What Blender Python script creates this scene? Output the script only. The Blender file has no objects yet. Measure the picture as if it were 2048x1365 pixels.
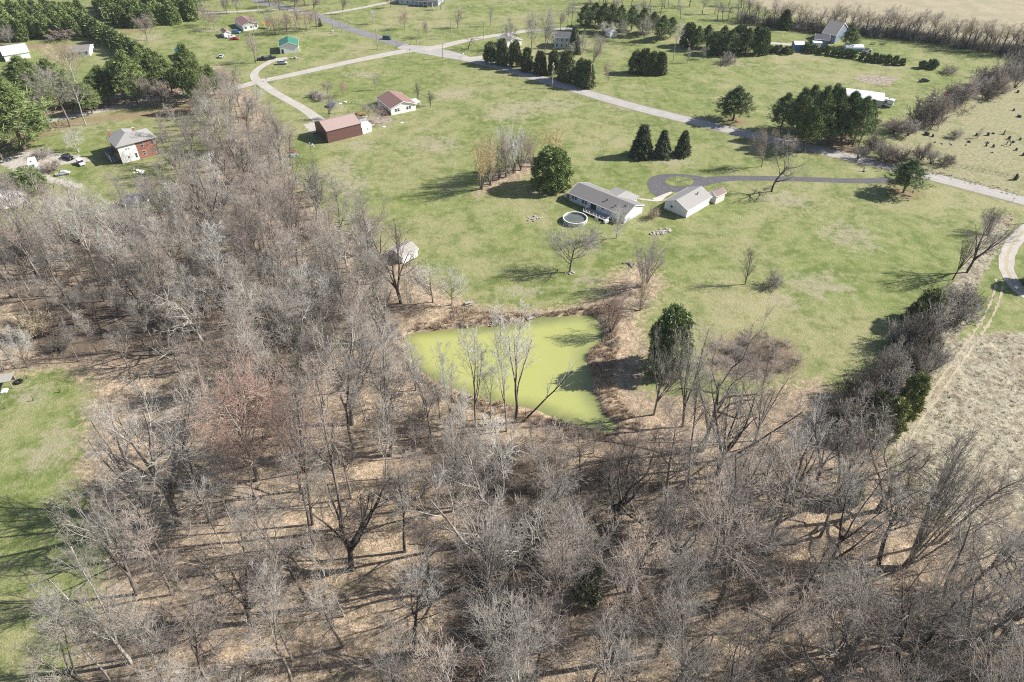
import bpy, math, random
import numpy as np
from math import radians as R, cos, sin, pi, hypot, atan2
random.seed(7); RNG = np.random.default_rng(7)
S = bpy.context.scene
COL = S.collection

# ------------------------------------------------------------------ camera, sky, sun, exposure
HC = 110.0; TH = R(39.0); FP = 1400.0
cam_d = bpy.data.cameras.new('camera'); cam = bpy.data.objects.new('camera', cam_d); COL.objects.link(cam)
cam_d.sensor_width = 36.0; cam_d.lens = 36.0 * FP / 2048.0; cam_d.clip_start = 1.0; cam_d.clip_end = 9000.0
cam.location = (0, 0, HC); cam.rotation_euler = (R(90) - TH, 0, 0); S.camera = cam
SUN_EL = R(36.0); SUN_AZ = R(9.0)            # azimuth measured from +X towards +Y
W = bpy.data.worlds.new("World"); S.world = W; W.use_nodes = True
wn = W.node_tree; bg = wn.nodes['Background']
sky = wn.nodes.new('ShaderNodeTexSky'); sky.sky_type = 'NISHITA'; sky.sun_disc = False
sky.sun_elevation = SUN_EL; sky.sun_rotation = R(90) - SUN_AZ; sky.dust_density = 1.0; sky.air_density = 1.0
wn.links.new(sky.outputs[0], bg.inputs[0]); bg.inputs[1].default_value = 0.07
sd_ = bpy.data.lights.new('sun', 'SUN'); sd_.energy = 5.0; sd_.angle = R(0.5); sd_.color = (1.0, 0.95, 0.88)
sun = bpy.data.objects.new('sun', sd_); COL.objects.link(sun)
from mathutils import Vector
sun.rotation_euler = Vector((cos(SUN_EL)*cos(SUN_AZ), cos(SUN_EL)*sin(SUN_AZ), sin(SUN_EL))).to_track_quat('Z', 'Y').to_euler()
S.view_settings.view_transform = 'Standard'; S.view_settings.look = 'None'
S.view_settings.gamma = 1.0; S.view_settings.use_curve_mapping = False
S.view_settings.exposure = 0.95
S.cycles.use_denoising = False; S.cycles.filter_width = 1.1; S.cycles.max_bounces = 5; S.cycles.diffuse_bounces = 2; S.cycles.glossy_bounces = 2; S.cycles.transparent_max_bounces = 6

def P(u, v, z=0.0):
    """ground point seen at photo pixel u, v (2048 x 1365) at height z"""
    a = u - 1024.0; b = v - 682.5
    dy = FP*cos(TH) - b*sin(TH); dz = -FP*sin(TH) - b*cos(TH)
    t = (HC - z)/-dz
    return (a*t, dy*t)
def top_z(bu, bv, tv):
    """height of a thing based at bu,bv whose top is seen at tv"""
    return HC - P(bu, bv)[1]/(P(bu, tv)[1]/HC)

# ------------------------------------------------------------------ materials
class NT:
    def __init__(s, name):
        s.m = bpy.data.materials.new(name); s.m.use_nodes = True; s.t = s.m.node_tree
        s.p = s.t.nodes['Principled BSDF']; s.p.inputs['Specular IOR Level'].default_value = 0.2
    def n(s, typ, **k):
        x = s.t.nodes.new(typ)
        for a, b in k.items(): setattr(x, a, b)
        return x
    def put(s, sock, v):
        if hasattr(v, 'links') or hasattr(v, 'is_linked'): s.t.links.new(v, sock)
        else:
            try: sock.default_value = v
            except Exception: sock.default_value = (*v, 1.0)
    def pos(s, obj=False):
        if obj:
            return s.n('ShaderNodeTexCoord').outputs['Object']
        return s.n('ShaderNodeNewGeometry').outputs['Position']
    def scale(s, v, sc):
        x = s.n('ShaderNodeMapping'); s.put(x.inputs[0], v); x.inputs['Scale'].default_value = sc; return x.outputs[0]
    def noise(s, vec, sc, det=3, rough=.55, dist=0.0):
        x = s.n('ShaderNodeTexNoise'); s.put(x.inputs['Vector'], vec); x.inputs['Scale'].default_value = sc
        x.inputs['Detail'].default_value = det; x.inputs['Roughness'].default_value = rough; x.inputs['Distortion'].default_value = dist
        return x.outputs['Fac']
    def voro(s, vec, sc, out='Color', rnd=1.0):
        x = s.n('ShaderNodeTexVoronoi'); s.put(x.inputs['Vector'], vec); x.inputs['Scale'].default_value = sc; x.inputs['Randomness'].default_value = rnd
        return x.outputs[out]
    def ss(s, v, lo, hi, a=0.0, b=1.0):
        x = s.n('ShaderNodeMapRange', interpolation_type='SMOOTHSTEP'); s.put(x.inputs['Value'], v)
        x.inputs['From Min'].default_value = lo; x.inputs['From Max'].default_value = hi; x.inputs['To Min'].default_value = a; x.inputs['To Max'].default_value = b
        return x.outputs[0]
    def m2(s, op, a, b=0.0, c=0.0):
        x = s.n('ShaderNodeMath', operation=op); s.put(x.inputs[0], a); s.put(x.inputs[1], b); s.put(x.inputs[2], c); return x.outputs[0]
    def mix(s, f, a, b, mode='MIX'):
        x = s.n('ShaderNodeMix', data_type='RGBA', blend_type=mode); s.put(x.inputs[0], f); s.put(x.inputs[6], a); s.put(x.inputs[7], b); return x.outputs[2]
    def mul(s, col, f):
        x = s.n('ShaderNodeVectorMath', operation='SCALE'); s.put(x.inputs[0], col); s.put(x.inputs['Scale'], f); return x.outputs[0]
    def bump(s, h, st=.5, dist=.1):
        x = s.n('ShaderNodeBump'); s.put(x.inputs['Height'], h); x.inputs['Strength'].default_value = st; x.inputs['Distance'].default_value = dist
        s.t.links.new(x.outputs[0], s.p.inputs['Normal'])
    def fin(s, col, rough=.9, metal=0.0):
        s.put(s.p.inputs['Base Color'], col); s.put(s.p.inputs['Roughness'], rough); s.p.inputs['Metallic'].default_value = metal
        return s.m
MATS = {}
def simple(name, col, rough=.8, var=.25, sc=1.5, metal=0.0, rand=0.0, spec=None):
    if name in MATS: return MATS[name]
    N = NT(name); p = N.pos(True)
    f = N.m2('MULTIPLY_ADD', N.noise(p, sc, 4), 2*var, 1-var)
    if rand:
        oi = N.n('ShaderNodeObjectInfo').outputs['Random']
        f = N.m2('MULTIPLY', f, N.m2('MULTIPLY_ADD', oi, 2*rand, 1-rand))
    if spec is not None: N.p.inputs['Specular IOR Level'].default_value = spec
    MATS[name] = N.fin(N.mul(col, f), rough, metal); return MATS[name]
def stripes(name, col, col2, axis, freq, width=.12, rough=.6, metal=0.0, var=.12):
    """siding boards or metal ribs: thin lines every 1/freq metres along an axis"""
    if name in MATS: return MATS[name]
    N = NT(name); p = N.pos(True); sx = N.n('ShaderNodeSeparateXYZ'); N.put(sx.inputs[0], p)
    fr = N.m2('FRACT', N.m2('MULTIPLY', sx.outputs[axis], freq))
    line = N.m2('LESS_THAN', fr, width)
    c = N.mix(line, col, col2); f = N.m2('MULTIPLY_ADD', N.noise(p, 1.2, 4), 2*var, 1-var)
    N.bump(fr, .3, .03)
    MATS[name] = N.fin(N.mul(c, f), rough, metal); return MATS[name]

def mk_ground():
    N = NT('ground_cover'); p = N.pos()
    A = N.n('ShaderNodeVertexColor', layer_name='ma'); B = N.n('ShaderNodeVertexColor', layer_name='mb'); C_ = N.n('ShaderNodeVertexColor', layer_name='mc')
    sa, sb, sc = [N.n('ShaderNodeSeparateColor') for _ in range(3)]
    for x, y in ((sa, A), (sb, B), (sc, C_)): N.put(x.inputs[0], y.outputs[0])
    n1 = N.noise(p, .022, 4, .6, .6); n2 = N.noise(p, .11, 5, .62, .5); n3 = N.noise(p, .75, 5, .65); n4 = N.noise(p, 3.6, 3, .7); n5 = N.noise(p, .33, 4, .6)
    # lawn: fresh green, older dull green, dead straw
    g = N.mix(N.ss(n2, .38, .62), (.108, .144, .037), (.168, .202, .064))
    g = N.mix(N.ss(n5, .42, .68), g, (.218, .228, .094))
    st = N.m2('ADD', N.m2('MULTIPLY', n1, .55), N.m2('ADD', N.m2('MULTIPLY', n2, .3), N.m2('MULTIPLY', n3, .32)))
    g = N.mix(N.ss(st, .525, .745, 0, .85), g, (.30, .27, .155))
    worn = N.m2('ADD', N.m2('MULTIPLY', sb.outputs[2], .8), N.m2('ADD', N.m2('MULTIPLY', N.m2('SUBTRACT', n3, .5), 1.3), N.m2('MULTIPLY', N.m2('SUBTRACT', n5, .5), 1.6)))
    g = N.mix(N.ss(worn, .35, 1.0, 0, .75), g, (.30, .265, .19))
    g = N.mul(g, N.ss(n4, .28, .72, .62, 1.36))
    fl = N.m2('GREATER_THAN', N.noise(p, 5.5, 1, .5), .69)
    g = N.mix(N.m2('MULTIPLY', fl, .45), g, (.38, .31, .19))
    # leaf litter on the wood floor
    v1 = N.n('ShaderNodeSeparateColor'); N.put(v1.inputs[0], N.voro(p, 6.5)); v2 = N.voro(p, 2.2, 'Distance')
    l = N.mix(v1.outputs[0], (.15, .11, .078), (.46, .345, .235))
    l = N.mix(N.ss(v1.outputs[1], .75, .9), l, (.47, .39, .28))
    l = N.mix(N.ss(n2, .45, .7, 0, .6), l, (.17, .135, .105))
    l = N.mix(N.ss(n5, .50, .70, 0, .6), l, (.125, .12, .06))
    l = N.mix(N.ss(n1, .52, .62, 0, .5), l, (.20, .15, .11))
    l = N.mul(l, N.ss(n3, .3, .7, .72, 1.3))
    # rough tussocky field
    r = N.mix(N.ss(n4, .35, .65), (.19, .165, .115), (.40, .37, .275))
    r = N.mix(N.ss(n5, .50, .66, 0, .75), r, (.19, .14, .10))
    r = N.mix(N.ss(n1, .50, .60, 0, .6), r, (.25, .19, .13))
    r = N.mul(r, N.ss(n3, .3, .7, .7, 1.25))
    r = N.mix(N.ss(n2, .60, .78, 0, .6), r, (.17, .19, .08))
    # dry churchyard / verge grass
    d = N.mix(N.ss(n3, .35, .65), (.20, .195, .10), (.30, .275, .17))
    d = N.mix(N.ss(n2, .5, .7, 0, .6), d, (.135, .165, .05)); d = N.mul(d, N.ss(n4, .3, .7, .75, 1.25))
    nd = N.mix(n4, (.17, .12, .07), (.30, .22, .14))                      # fallen pine needles
    ff = N.mix(N.ss(n2, .35, .65), (.33, .285, .20), (.27, .245, .16))      # far stubble field
    gv = N.mix(N.ss(n4, .35, .65), (.30, .27, .23), (.50, .47, .42))       # gravel
    damp = N.mix(v1.outputs[0], (.055, .042, .032), (.20, .15, .11))  # darker brown leaf litter over the ravine, hollow, left clearing and pond tip
    soil = N.mix(N.ss(n3, .4, .6), (.20, .165, .12), (.33, .29, .225))
    wob = N.m2('ADD', N.m2('MULTIPLY', N.m2('SUBTRACT', n3, .5), .9), N.m2('MULTIPLY', N.m2('SUBTRACT', n5, .5), .7))
    def lay(base, ch, col, w=.10):
        return N.mix(N.ss(N.m2('ADD', ch, wob), .5-w, .5+w), base, col)
    c = lay(g, sa.outputs[2], d, .3); c = lay(c, sb.outputs[1], ff, .1); c = lay(c, sa.outputs[1], r, .12)
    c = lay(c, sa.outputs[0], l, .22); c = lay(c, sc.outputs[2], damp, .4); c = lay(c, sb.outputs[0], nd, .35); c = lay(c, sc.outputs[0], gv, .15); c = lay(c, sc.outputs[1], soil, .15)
    hgt = N.m2('ADD', N.m2('MULTIPLY', n4, .5), n3)
    N.bump(hgt, .55, .35)
    return N.fin(c, .95)
def mk_gravel(name, a, b, sc=2.5, tracks=None):
    N = NT(name); p = N.pos(); n = N.noise(p, sc, 4, .7); k = N.noise(p, .25, 3)
    c = N.mix(N.ss(n, .35, .65), a, b); c = N.mul(c, N.m2('MULTIPLY_ADD', k, .5, .75)); N.bump(n, .3, .05)
    return N.fin(c, .9)
def foliage(name, a, b, c):
    if name in MATS: return MATS[name]
    N = NT(name); p = N.pos(True); g = N.n('ShaderNodeNewGeometry'); oi = N.n('ShaderNodeObjectInfo')
    k = N.mix(g.outputs['Random Per Island'], a, b)
    k = N.mix(N.ss(N.noise(p, .55, 3), .45, .7), k, c)
    k = N.mul(k, N.m2('MULTIPLY_ADD', oi.outputs['Random'], .5, .75))
    N.p.inputs['Subsurface Weight'].default_value = 0.0
    MATS[name] = N.fin(k, .75); return MATS[name]
def bark(name, a, b, rand=.22):
    if name in MATS: return MATS[name]
    N = NT(name); p = N.scale(N.pos(True), (1, 1, .35)); oi = N.n('ShaderNodeObjectInfo')
    k = N.mix(N.ss(N.noise(p, 2.2, 4, .7), .35, .65), a, b)
    k = N.mul(k, N.m2('MULTIPLY_ADD', oi.outputs['Random'], 2*rand, 1-rand))
    MATS[name] = N.fin(k, .9); return MATS[name]

GROUND = mk_ground()
B_GREY = bark('grey_bark', (0.132, 0.115, 0.098), (0.276, 0.247, 0.213))
B_DARK = bark('dark_bark', (0.052, 0.046, 0.040), (0.138, 0.121, 0.103))
B_PALE = bark('pale_bark', (.225, .21, .18), (.44, .415, .365))
B_BROWN = bark('brown_bark', (0.115, 0.086, 0.063), (0.230, 0.178, 0.138))
T_GREY = bark('grey_twigs', (0.26, 0.237, 0.207), (0.41, 0.38, 0.34))
T_PINK = bark('pinkish_twigs', (0.28, 0.23, 0.195), (0.41, 0.35, 0.305))
T_RED = bark('red_budding_twigs', (.29, .20, .16), (.41, .295, .24))
T_PALE = bark('pale_twigs', (0.460, 0.431, 0.380), (0.620, 0.620, 0.575), .12)
T_DARK = bark('dark_twigs', (0.101, 0.085, 0.074), (0.216, 0.189, 0.162))
T_TAN = bark('tan_twigs', (0.365, 0.297, 0.203), (0.540, 0.459, 0.324))
T_WIL = bark('yellow_twigs', (0.405, 0.324, 0.162), (0.567, 0.472, 0.270))
F_PINE = foliage('pine_needles', (.115, .155, .055), (.29, .36, .13), (.18, .23, .08))
F_DARKP = foliage('dark_pine_needles', (.095, .13, .055), (.24, .30, .125), (.145, .185, .08))
F_SPRUCE = foliage('spruce_needles', (.09, .12, .07), (.24, .27, .15), (.14, .17, .095))
F_ARB = foliage('arborvitae_sprays', (.10, .125, .06), (.25, .27, .125), (.16, .18, .085))
F_CEDAR = foliage('cedar_sprays', (.13, .15, .055), (.27, .29, .11), (.18, .20, .075))
F_FAINT = foliage('faint_green_sprays', (0.238, 0.252, 0.154), (0.392, 0.406, 0.266), (0.308, 0.322, 0.210))
F_HOL = foliage('bright_leaves', (0.182, 0.245, 0.098), (0.364, 0.448, 0.196), (0.252, 0.322, 0.140))

# ------------------------------------------------------------------ object helpers
def tag(o, label=None, cat=None, group=None, kind=None):
    if label: o['label'] = label
    if cat: o['category'] = cat
    if group: o['group'] = group
    if kind: o['kind'] = kind
    return o
def link(name, me, parent=None, mats=()):
    o = bpy.data.objects.new(name, me); COL.objects.link(o)
    if parent: o.parent = parent
    return o
def empty(name, loc, rz=0.0, label=None, cat=None, group=None):
    o = bpy.data.objects.new(name, None); COL.objects.link(o); o.location = loc; o.rotation_euler = (0, 0, rz)
    o.empty_display_size = .5
    return tag(o, label, cat, group)
def np_mesh(name, V, F, mat):
    """V (n,3); F list of (m,k) int arrays with k corners per face"""
    me = bpy.data.meshes.new(name); V = np.asarray(V, np.float32)
    F = [np.asarray(f, np.int32) for f in F if len(f)]
    tot = np.concatenate([np.full(len(f), f.shape[1], np.int32) for f in F]); idx = np.concatenate([f.ravel() for f in F])
    me.vertices.add(len(V)); me.vertices.foreach_set('co', V.ravel())
    me.loops.add(len(idx)); me.loops.foreach_set('vertex_index', idx)
    me.polygons.add(len(tot)); me.polygons.foreach_set('loop_start', np.concatenate([[0], np.cumsum(tot)[:-1]]).astype(np.int32))
    me.update(calc_edges=True)
    if mat: me.materials.append(mat)
    return me
class MB:
    """collects boxes, prisms and tubes and links them as one mesh object"""
    def __init__(s): s.v = []; s.f = []
    def add(s, vs, fs):
        b = len(s.v); s.v += [tuple(map(float, q)) for q in vs]; s.f += [tuple(b+i for i in q) for q in fs]; return s
    def box(s, c, d, rz=0.0, tilt=0.0):
        cx, cy, cz = c; hx, hy, hz = d[0]/2, d[1]/2, d[2]/2; vs = []
        for x, y, z in ((-1,-1,-1),(1,-1,-1),(1,1,-1),(-1,1,-1),(-1,-1,1),(1,-1,1),(1,1,1),(-1,1,1)):
            x, y, z = x*hx, y*hy, z*hz
            x, z = x*cos(tilt)+z*sin(tilt), -x*sin(tilt)+z*cos(tilt)
            x, y = x*cos(rz)-y*sin(rz), x*sin(rz)+y*cos(rz)
            vs.append((cx+x, cy+y, cz+z))
        return s.add(vs, [(0,3,2,1),(4,5,6,7),(0,1,5,4),(1,2,6,5),(2,3,7,6),(3,0,4,7)])
    def prism(s, prof, x0, x1):
        """profile in (y,z), counter-clockwise seen from +x, extruded along x"""
        n = len(prof); vs = [(x0, y, z) for y, z in prof] + [(x1, y, z) for y, z in prof]
        fs = [tuple(range(n-1, -1, -1)), tuple(range(n, 2*n))] + [(i, (i+1) % n, n+(i+1) % n, n+i) for i in range(n)]
        return s.add(vs, fs)
    def prism_y(s, prof, y0, y1):
        n = len(prof); vs = [(x, y0, z) for x, z in prof] + [(x, y1, z) for x, z in prof]
        fs = [tuple(range(n)), tuple(range(2*n-1, n-1, -1))] + [((i+1) % n, i, n+i, n+(i+1) % n) for i in range(n)]
        return s.add(vs, fs)
    def tube(s, a, b, r0, r1=None, n=8):
        r1 = r0 if r1 is None else r1; a = Vector(a); b = Vector(b); d = (b-a).normalized()
        u = d.cross(Vector((0, 0, 1)) if abs(d.z) < .9 else Vector((1, 0, 0))).normalized(); w = d.cross(u)
        vs = []
        for p, r in ((a, r0), (b, r1)):
            for i in range(n):
                t = 2*pi*i/n; vs.append(p + u*cos(t)*r + w*sin(t)*r)
        fs = [tuple(range(n)), tuple(range(2*n-1, n-1, -1))] + [(i, n+i, n+(i+1) % n, (i+1) % n) for i in range(n)]
        return s.add(vs, fs)
    def lathe(s, prof, c=(0, 0), n=20):
        k = len(prof); vs = []
        for r, z in prof:
            for i in range(n):
                t = 2*pi*i/n; vs.append((c[0]+r*cos(t), c[1]+r*sin(t), z))
        fs = [(j*n+i, j*n+(i+1) % n, (j+1)*n+(i+1) % n, (j+1)*n+i) for j in range(k-1) for i in range(n)]
        return s.add(vs, fs)
    def poly(s, pts, z=0.0):
        return s.add([(x, y, z) for x, y in pts], [tuple(range(len(pts)))])
    def build(s, name, mat, parent=None, bevel=0.0, smooth=False):
        me = bpy.data.meshes.new(name); me.from_pydata(s.v, [], s.f); me.materials.append(mat); me.update()
        if smooth: me.polygons.foreach_set('use_smooth', [True]*len(me.polygons))
        o = link(name, me, parent)
        if bevel:
            md = o.modifiers.new('b', 'BEVEL'); md.width = bevel; md.segments = 2; md.limit_method = 'ANGLE'
        return o

# ------------------------------------------------------------------ ground, pond
def world_poly(px): return np.array([P(u, v) for u, v in px])
def sdist(X, Y, poly, closed=True):
    """signed distance (positive inside) of points to a polygon"""
    n = len(poly); best = np.full(X.shape, 1e9); ins = np.zeros(X.shape, bool)
    for i in range(n if closed else n-1):
        x0, y0 = poly[i]; x1, y1 = poly[(i+1) % n]; dx, dy = x1-x0, y1-y0
        t = np.clip(((X-x0)*dx+(Y-y0)*dy)/max(dx*dx+dy*dy, 1e-9), 0, 1)
        best = np.minimum(best, np.hypot(X-x0-t*dx, Y-y0-t*dy))
        if closed:
            c = ((y0 > Y) != (y1 > Y)) & (X < dx*(Y-y0)/(dy if dy else 1e-9)+x0); ins ^= c
    return np.where(ins, best, -best) if closed else -best
POND = [(808,667),(832,660),(876,657),(920,655),(964,651),(993,647),(1022,645),(1052,639),(1078,632),(1110,630),(1154,628),(1183,630),(1195,638),(1204,655),(1204,682),(1183,694),(1172,705),(1174,726),(1180,745),(1183,755),(1181,776),(1192,799),(1204,820),(1219,837),(1234,848),(1222,858),(1198,859),(1169,852),(1125,834),(1081,821),(1046,811),(1008,805),(964,793),(934,784),(890,767),(864,755),(841,740),(826,726),(817,702)]
LITTER = [
 [(-400,455),(40,455),(240,420),(330,425),(400,330),(470,250),(455,200),(300,215),(60,238),(-60,245),(-60,200),(330,160),(440,130),(500,180),(560,260),(575,340),(630,415),(685,465),(760,500),(850,545),(900,590),(960,612),(1080,622),(1190,600),(1230,545),(1300,520),(1330,570),(1280,640),(1300,700),(1280,780),(1420,800),(1560,770),(1640,760),(1700,810),(1760,880),(1850,1010),(2000,1120),(2300,1300),(2300,2300),(-600,2300),(100,1500),(160,1290),(230,1100),(150,960),(170,850),(180,770),(120,735),(-200,800)],
 [(950,395),(975,385),(1110,330),(1120,310),(1060,315),(980,350)],
 [(1410,700),(1450,672),(1520,668),(1580,690),(1605,715),(1580,745),(1500,765),(1430,745)],
]
ROUGH = [[(1790,900),(1850,800),(1905,700),(1935,668),(1975,668),(2048,664),(2400,640),(2700,900),(2500,1500),(2048,1160),(1900,1050),(1830,960)],
         [(1990,432),(2028,428),(2012,480),(1978,530),(1948,590),(1930,655),(1905,700),(1850,790),(1790,900),(1735,860),(1762,800),(1810,735),(1865,660),(1890,600),(1918,545),(1952,480)]]
DRY = [[(1750,318),(1790,270),(1830,235),(1900,190),(1960,140),(2048,120),(2500,60),(2600,300),(2300,450),(2048,392),(1960,372),(1850,345)]]
FAR = [[(1480,-5),(1560,30),(1800,60),(2048,92),(2500,130),(3500,-120),(1500,-160),(1400,-20)]]
NEEDLE = [[(-20,258),(60,245),(200,234),(300,222),(390,205),(400,222),(330,232),(250,238),(150,248),(70,280),(-20,300)],
          [(0,308),(80,300),(100,318),(0,325)], [(1575,283),(1620,262),(1700,270),(1730,305),(1690,310),(1640,298)],
          [(1785,375),(1815,378),(1845,388),(1820,398),(1790,390)], [(1085,372),(1120,365),(1140,372),(1110,388)], [(1440,236),(1480,236),(1500,246),(1470,250)],
          [(-20,88),(150,90),(250,60),(300,62),(240,68),(160,98),(60,100),(-20,98)]]
WORN = [(680,340,60,50),(700,370,80,40),(1580,400,80,34),(1700,470,90,50),(1640,570,110,45),(1560,600,60,30),(1350,325,80,16),(300,75,60,12),(420,60,60,12),(1250,215,60,14),(1100,210,90,20),(900,190,80,18),(1010,230,90,22),(730,150,70,14),(870,290,90,30),
        (1410,720,140,60),(1700,800,60,30),(140,250,160,30),(60,310,60,18),(960,120,60,10),(1640,225,80,10),(1480,130,60,8),(880,52,120,4),(1040,215,100,26),(60,790,90,30),(100,900,80,90),(720,290,60,20),(1180,560,60,30),(1050,585,80,20),(1030,650,50,10)]
GRAVELM = [[(606,250),(650,238),(740,232),(765,240),(735,262),(700,252),(660,262),(625,268)], [(0,318),(60,300),(160,312),(190,322),(120,330),(90,350),(170,372),(150,378),(60,352),(0,330)]]
SOILM = [[(1704,158),(1725,150),(1768,152),(1800,156),(1775,172),(1745,169)], [(735,232),(775,228),(790,245),(760,252),(730,246)]]
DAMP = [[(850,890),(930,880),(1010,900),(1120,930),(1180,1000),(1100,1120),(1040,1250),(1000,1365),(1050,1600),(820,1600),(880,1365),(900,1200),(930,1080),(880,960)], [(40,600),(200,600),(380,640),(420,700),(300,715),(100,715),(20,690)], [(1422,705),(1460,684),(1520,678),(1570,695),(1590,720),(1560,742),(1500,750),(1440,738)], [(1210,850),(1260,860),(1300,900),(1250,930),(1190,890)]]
def inter(xs): return np.concatenate(xs)
gx = inter([-np.geomspace(4200, 345, 22), np.arange(-330, -150, 2.2), np.arange(-150, 180, 1.0), np.arange(180, 330, 2.2), np.geomspace(345, 4200, 22)])
gy = inter([-np.geomspace(600, 12, 8), np.arange(0, 40, 4), np.arange(40, 270, 1.0), np.arange(270, 520, 2.0), np.geomspace(525, 6500, 30)])
def vnoise(X, Y, sc, seed):
    r = np.random.default_rng(seed).random((64, 64)); x = X*sc; y = Y*sc; xi = np.floor(x).astype(int); yi = np.floor(y).astype(int); fx = x-xi; fy = y-yi
    fx = fx*fx*(3-2*fx); fy = fy*fy*(3-2*fy); a = r[xi % 64, yi % 64]; b = r[(xi+1) % 64, yi % 64]; c = r[xi % 64, (yi+1) % 64]; d = r[(xi+1) % 64, (yi+1) % 64]
    return (a*(1-fx)+b*fx)*(1-fy)+(c*(1-fx)+d*fx)*fy - .5
PW = world_poly(POND); LW = [world_poly(q) for q in LITTER]; RW = [world_poly(q) for q in ROUGH]
def hfun(X, Y):
    sd = sdist(X, Y, PW) + vnoise(X, Y, .35, 3)*1.3
    t = np.clip((sd+1.6)/3.2, 0, 1); h = -1.5*t*t*(3-2*t)
    lit = np.clip(np.maximum.reduce([sdist(X, Y, q) for q in LW[:1]])/8, 0, 1)*(sd < -1.5)
    h = h + lit*(vnoise(X, Y, .06, 5)*1.5+vnoise(X, Y, .22, 6)*.5)
    ro = np.clip(np.maximum.reduce([sdist(X, Y, q) for q in RW])/4, 0, 1)
    return h + ro*(vnoise(X, Y, .3, 8)*.5 + vnoise(X, Y, .8, 9)*.35)
def zat(x, y): return float(hfun(np.array([float(x)]), np.array([float(y)]))[0])
X, Y = np.meshgrid(gx, gy, indexing='ij'); Xf, Yf = X.ravel(), Y.ravel()
Z = hfun(Xf, Yf)
nx, ny = len(gx), len(gy); I = np.arange(nx*ny).reshape(nx, ny)
Fq = np.stack([I[:-1, :-1], I[1:, :-1], I[1:, 1:], I[:-1, 1:]], -1).reshape(-1, 4)
gme = np_mesh('ground', np.stack([Xf, Yf, Z], 1), [Fq], GROUND)
gme.polygons.foreach_set('use_smooth', [True]*len(gme.polygons))
def field(polys, soft):
    return np.clip(.5 + np.maximum.reduce([sdist(Xf, Yf, world_poly(q)) for q in polys])/(2*soft), 0, 1)
worn = np.zeros(len(Xf))
for u, v, a, b in WORN:
    cx, cy = P(u, v); ax = abs(P(u+a, v)[0]-cx); by = abs(P(u, v-b)[1]-cy)
    worn = np.maximum(worn, np.clip(1.2-np.hypot((Xf-cx)/ax, (Yf-cy)/by), 0, 1))
def setcol(nm, r, g, b):
    a = gme.color_attributes.new(nm, 'FLOAT_COLOR', 'POINT'); a.data.foreach_set('color', np.stack([r, g, b, np.ones_like(r)], 1).astype(np.float32).ravel())
zz = np.zeros(len(Xf))
pondrim = np.clip(1-np.abs(sdist(Xf, Yf, PW)+1.0)/3.2, 0, 1)
setcol('ma', np.maximum(field(LITTER, 7), pondrim*.9), field(ROUGH, 2.5), field(DRY, 6))
setcol('mb', field(NEEDLE, 5), field(FAR, 8), worn)
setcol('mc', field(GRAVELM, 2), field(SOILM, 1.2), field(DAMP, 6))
tag(link('ground', gme), kind='structure')
# pond water
N = NT('pond_water'); pp = N.pos()
sh = N.n('ShaderNodeSeparateColor'); N.put(sh.inputs[0], N.n('ShaderNodeVertexColor', layer_name='shore').outputs[0])
wn_ = N.noise(pp, .09, 3, .5, .8)
cw = N.mix(N.ss(N.m2('ADD', sh.outputs[0], N.m2('MULTIPLY', N.m2('SUBTRACT', wn_, .5), .8)), -.1, .7), (.17, .18, .07), (.345, .36, .12))
cw = N.mix(N.m2('MULTIPLY', sh.outputs[1], .35), cw, (.26, .285, .11))
N.p.inputs['Specular IOR Level'].default_value = .45; N.bump(N.noise(pp, .4, 2), .02, .05)
WATER = N.fin(cw, .12)
wx, wy = np.meshgrid(np.arange(PW[:, 0].min()-4, PW[:, 0].max()+4, .8), np.arange(PW[:, 1].min()-4, PW[:, 1].max()+4, .8), indexing='ij')
wsd = sdist(wx, wy, PW); wi = np.arange(wx.size).reshape(wx.shape); wq = np.stack([wi[:-1, :-1], wi[1:, :-1], wi[1:, 1:], wi[:-1, 1:]], -1).reshape(-1, 4); wq = wq[(wsd.ravel()[wq] > -3.2).all(1)]
used = np.unique(wq); remap = np.full(wx.size, -1); remap[used] = np.arange(len(used))
wme = np_mesh('pond_water', np.stack([wx.ravel()[used], wy.ravel()[used], np.full(len(used), -.62)], 1), [remap[wq]], WATER)
ca = wme.color_attributes.new('shore', 'FLOAT_COLOR', 'POINT'); sv = np.clip(wsd.ravel()[used]/7, 0, 1); rv = np.clip((wx.ravel()[used]-6)/14, 0, 1); ca.data.foreach_set('color', np.stack([sv, rv, sv, np.ones_like(sv)], 1).astype(np.float32).ravel())
tag(link('pond_water', wme), kind='structure')

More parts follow.
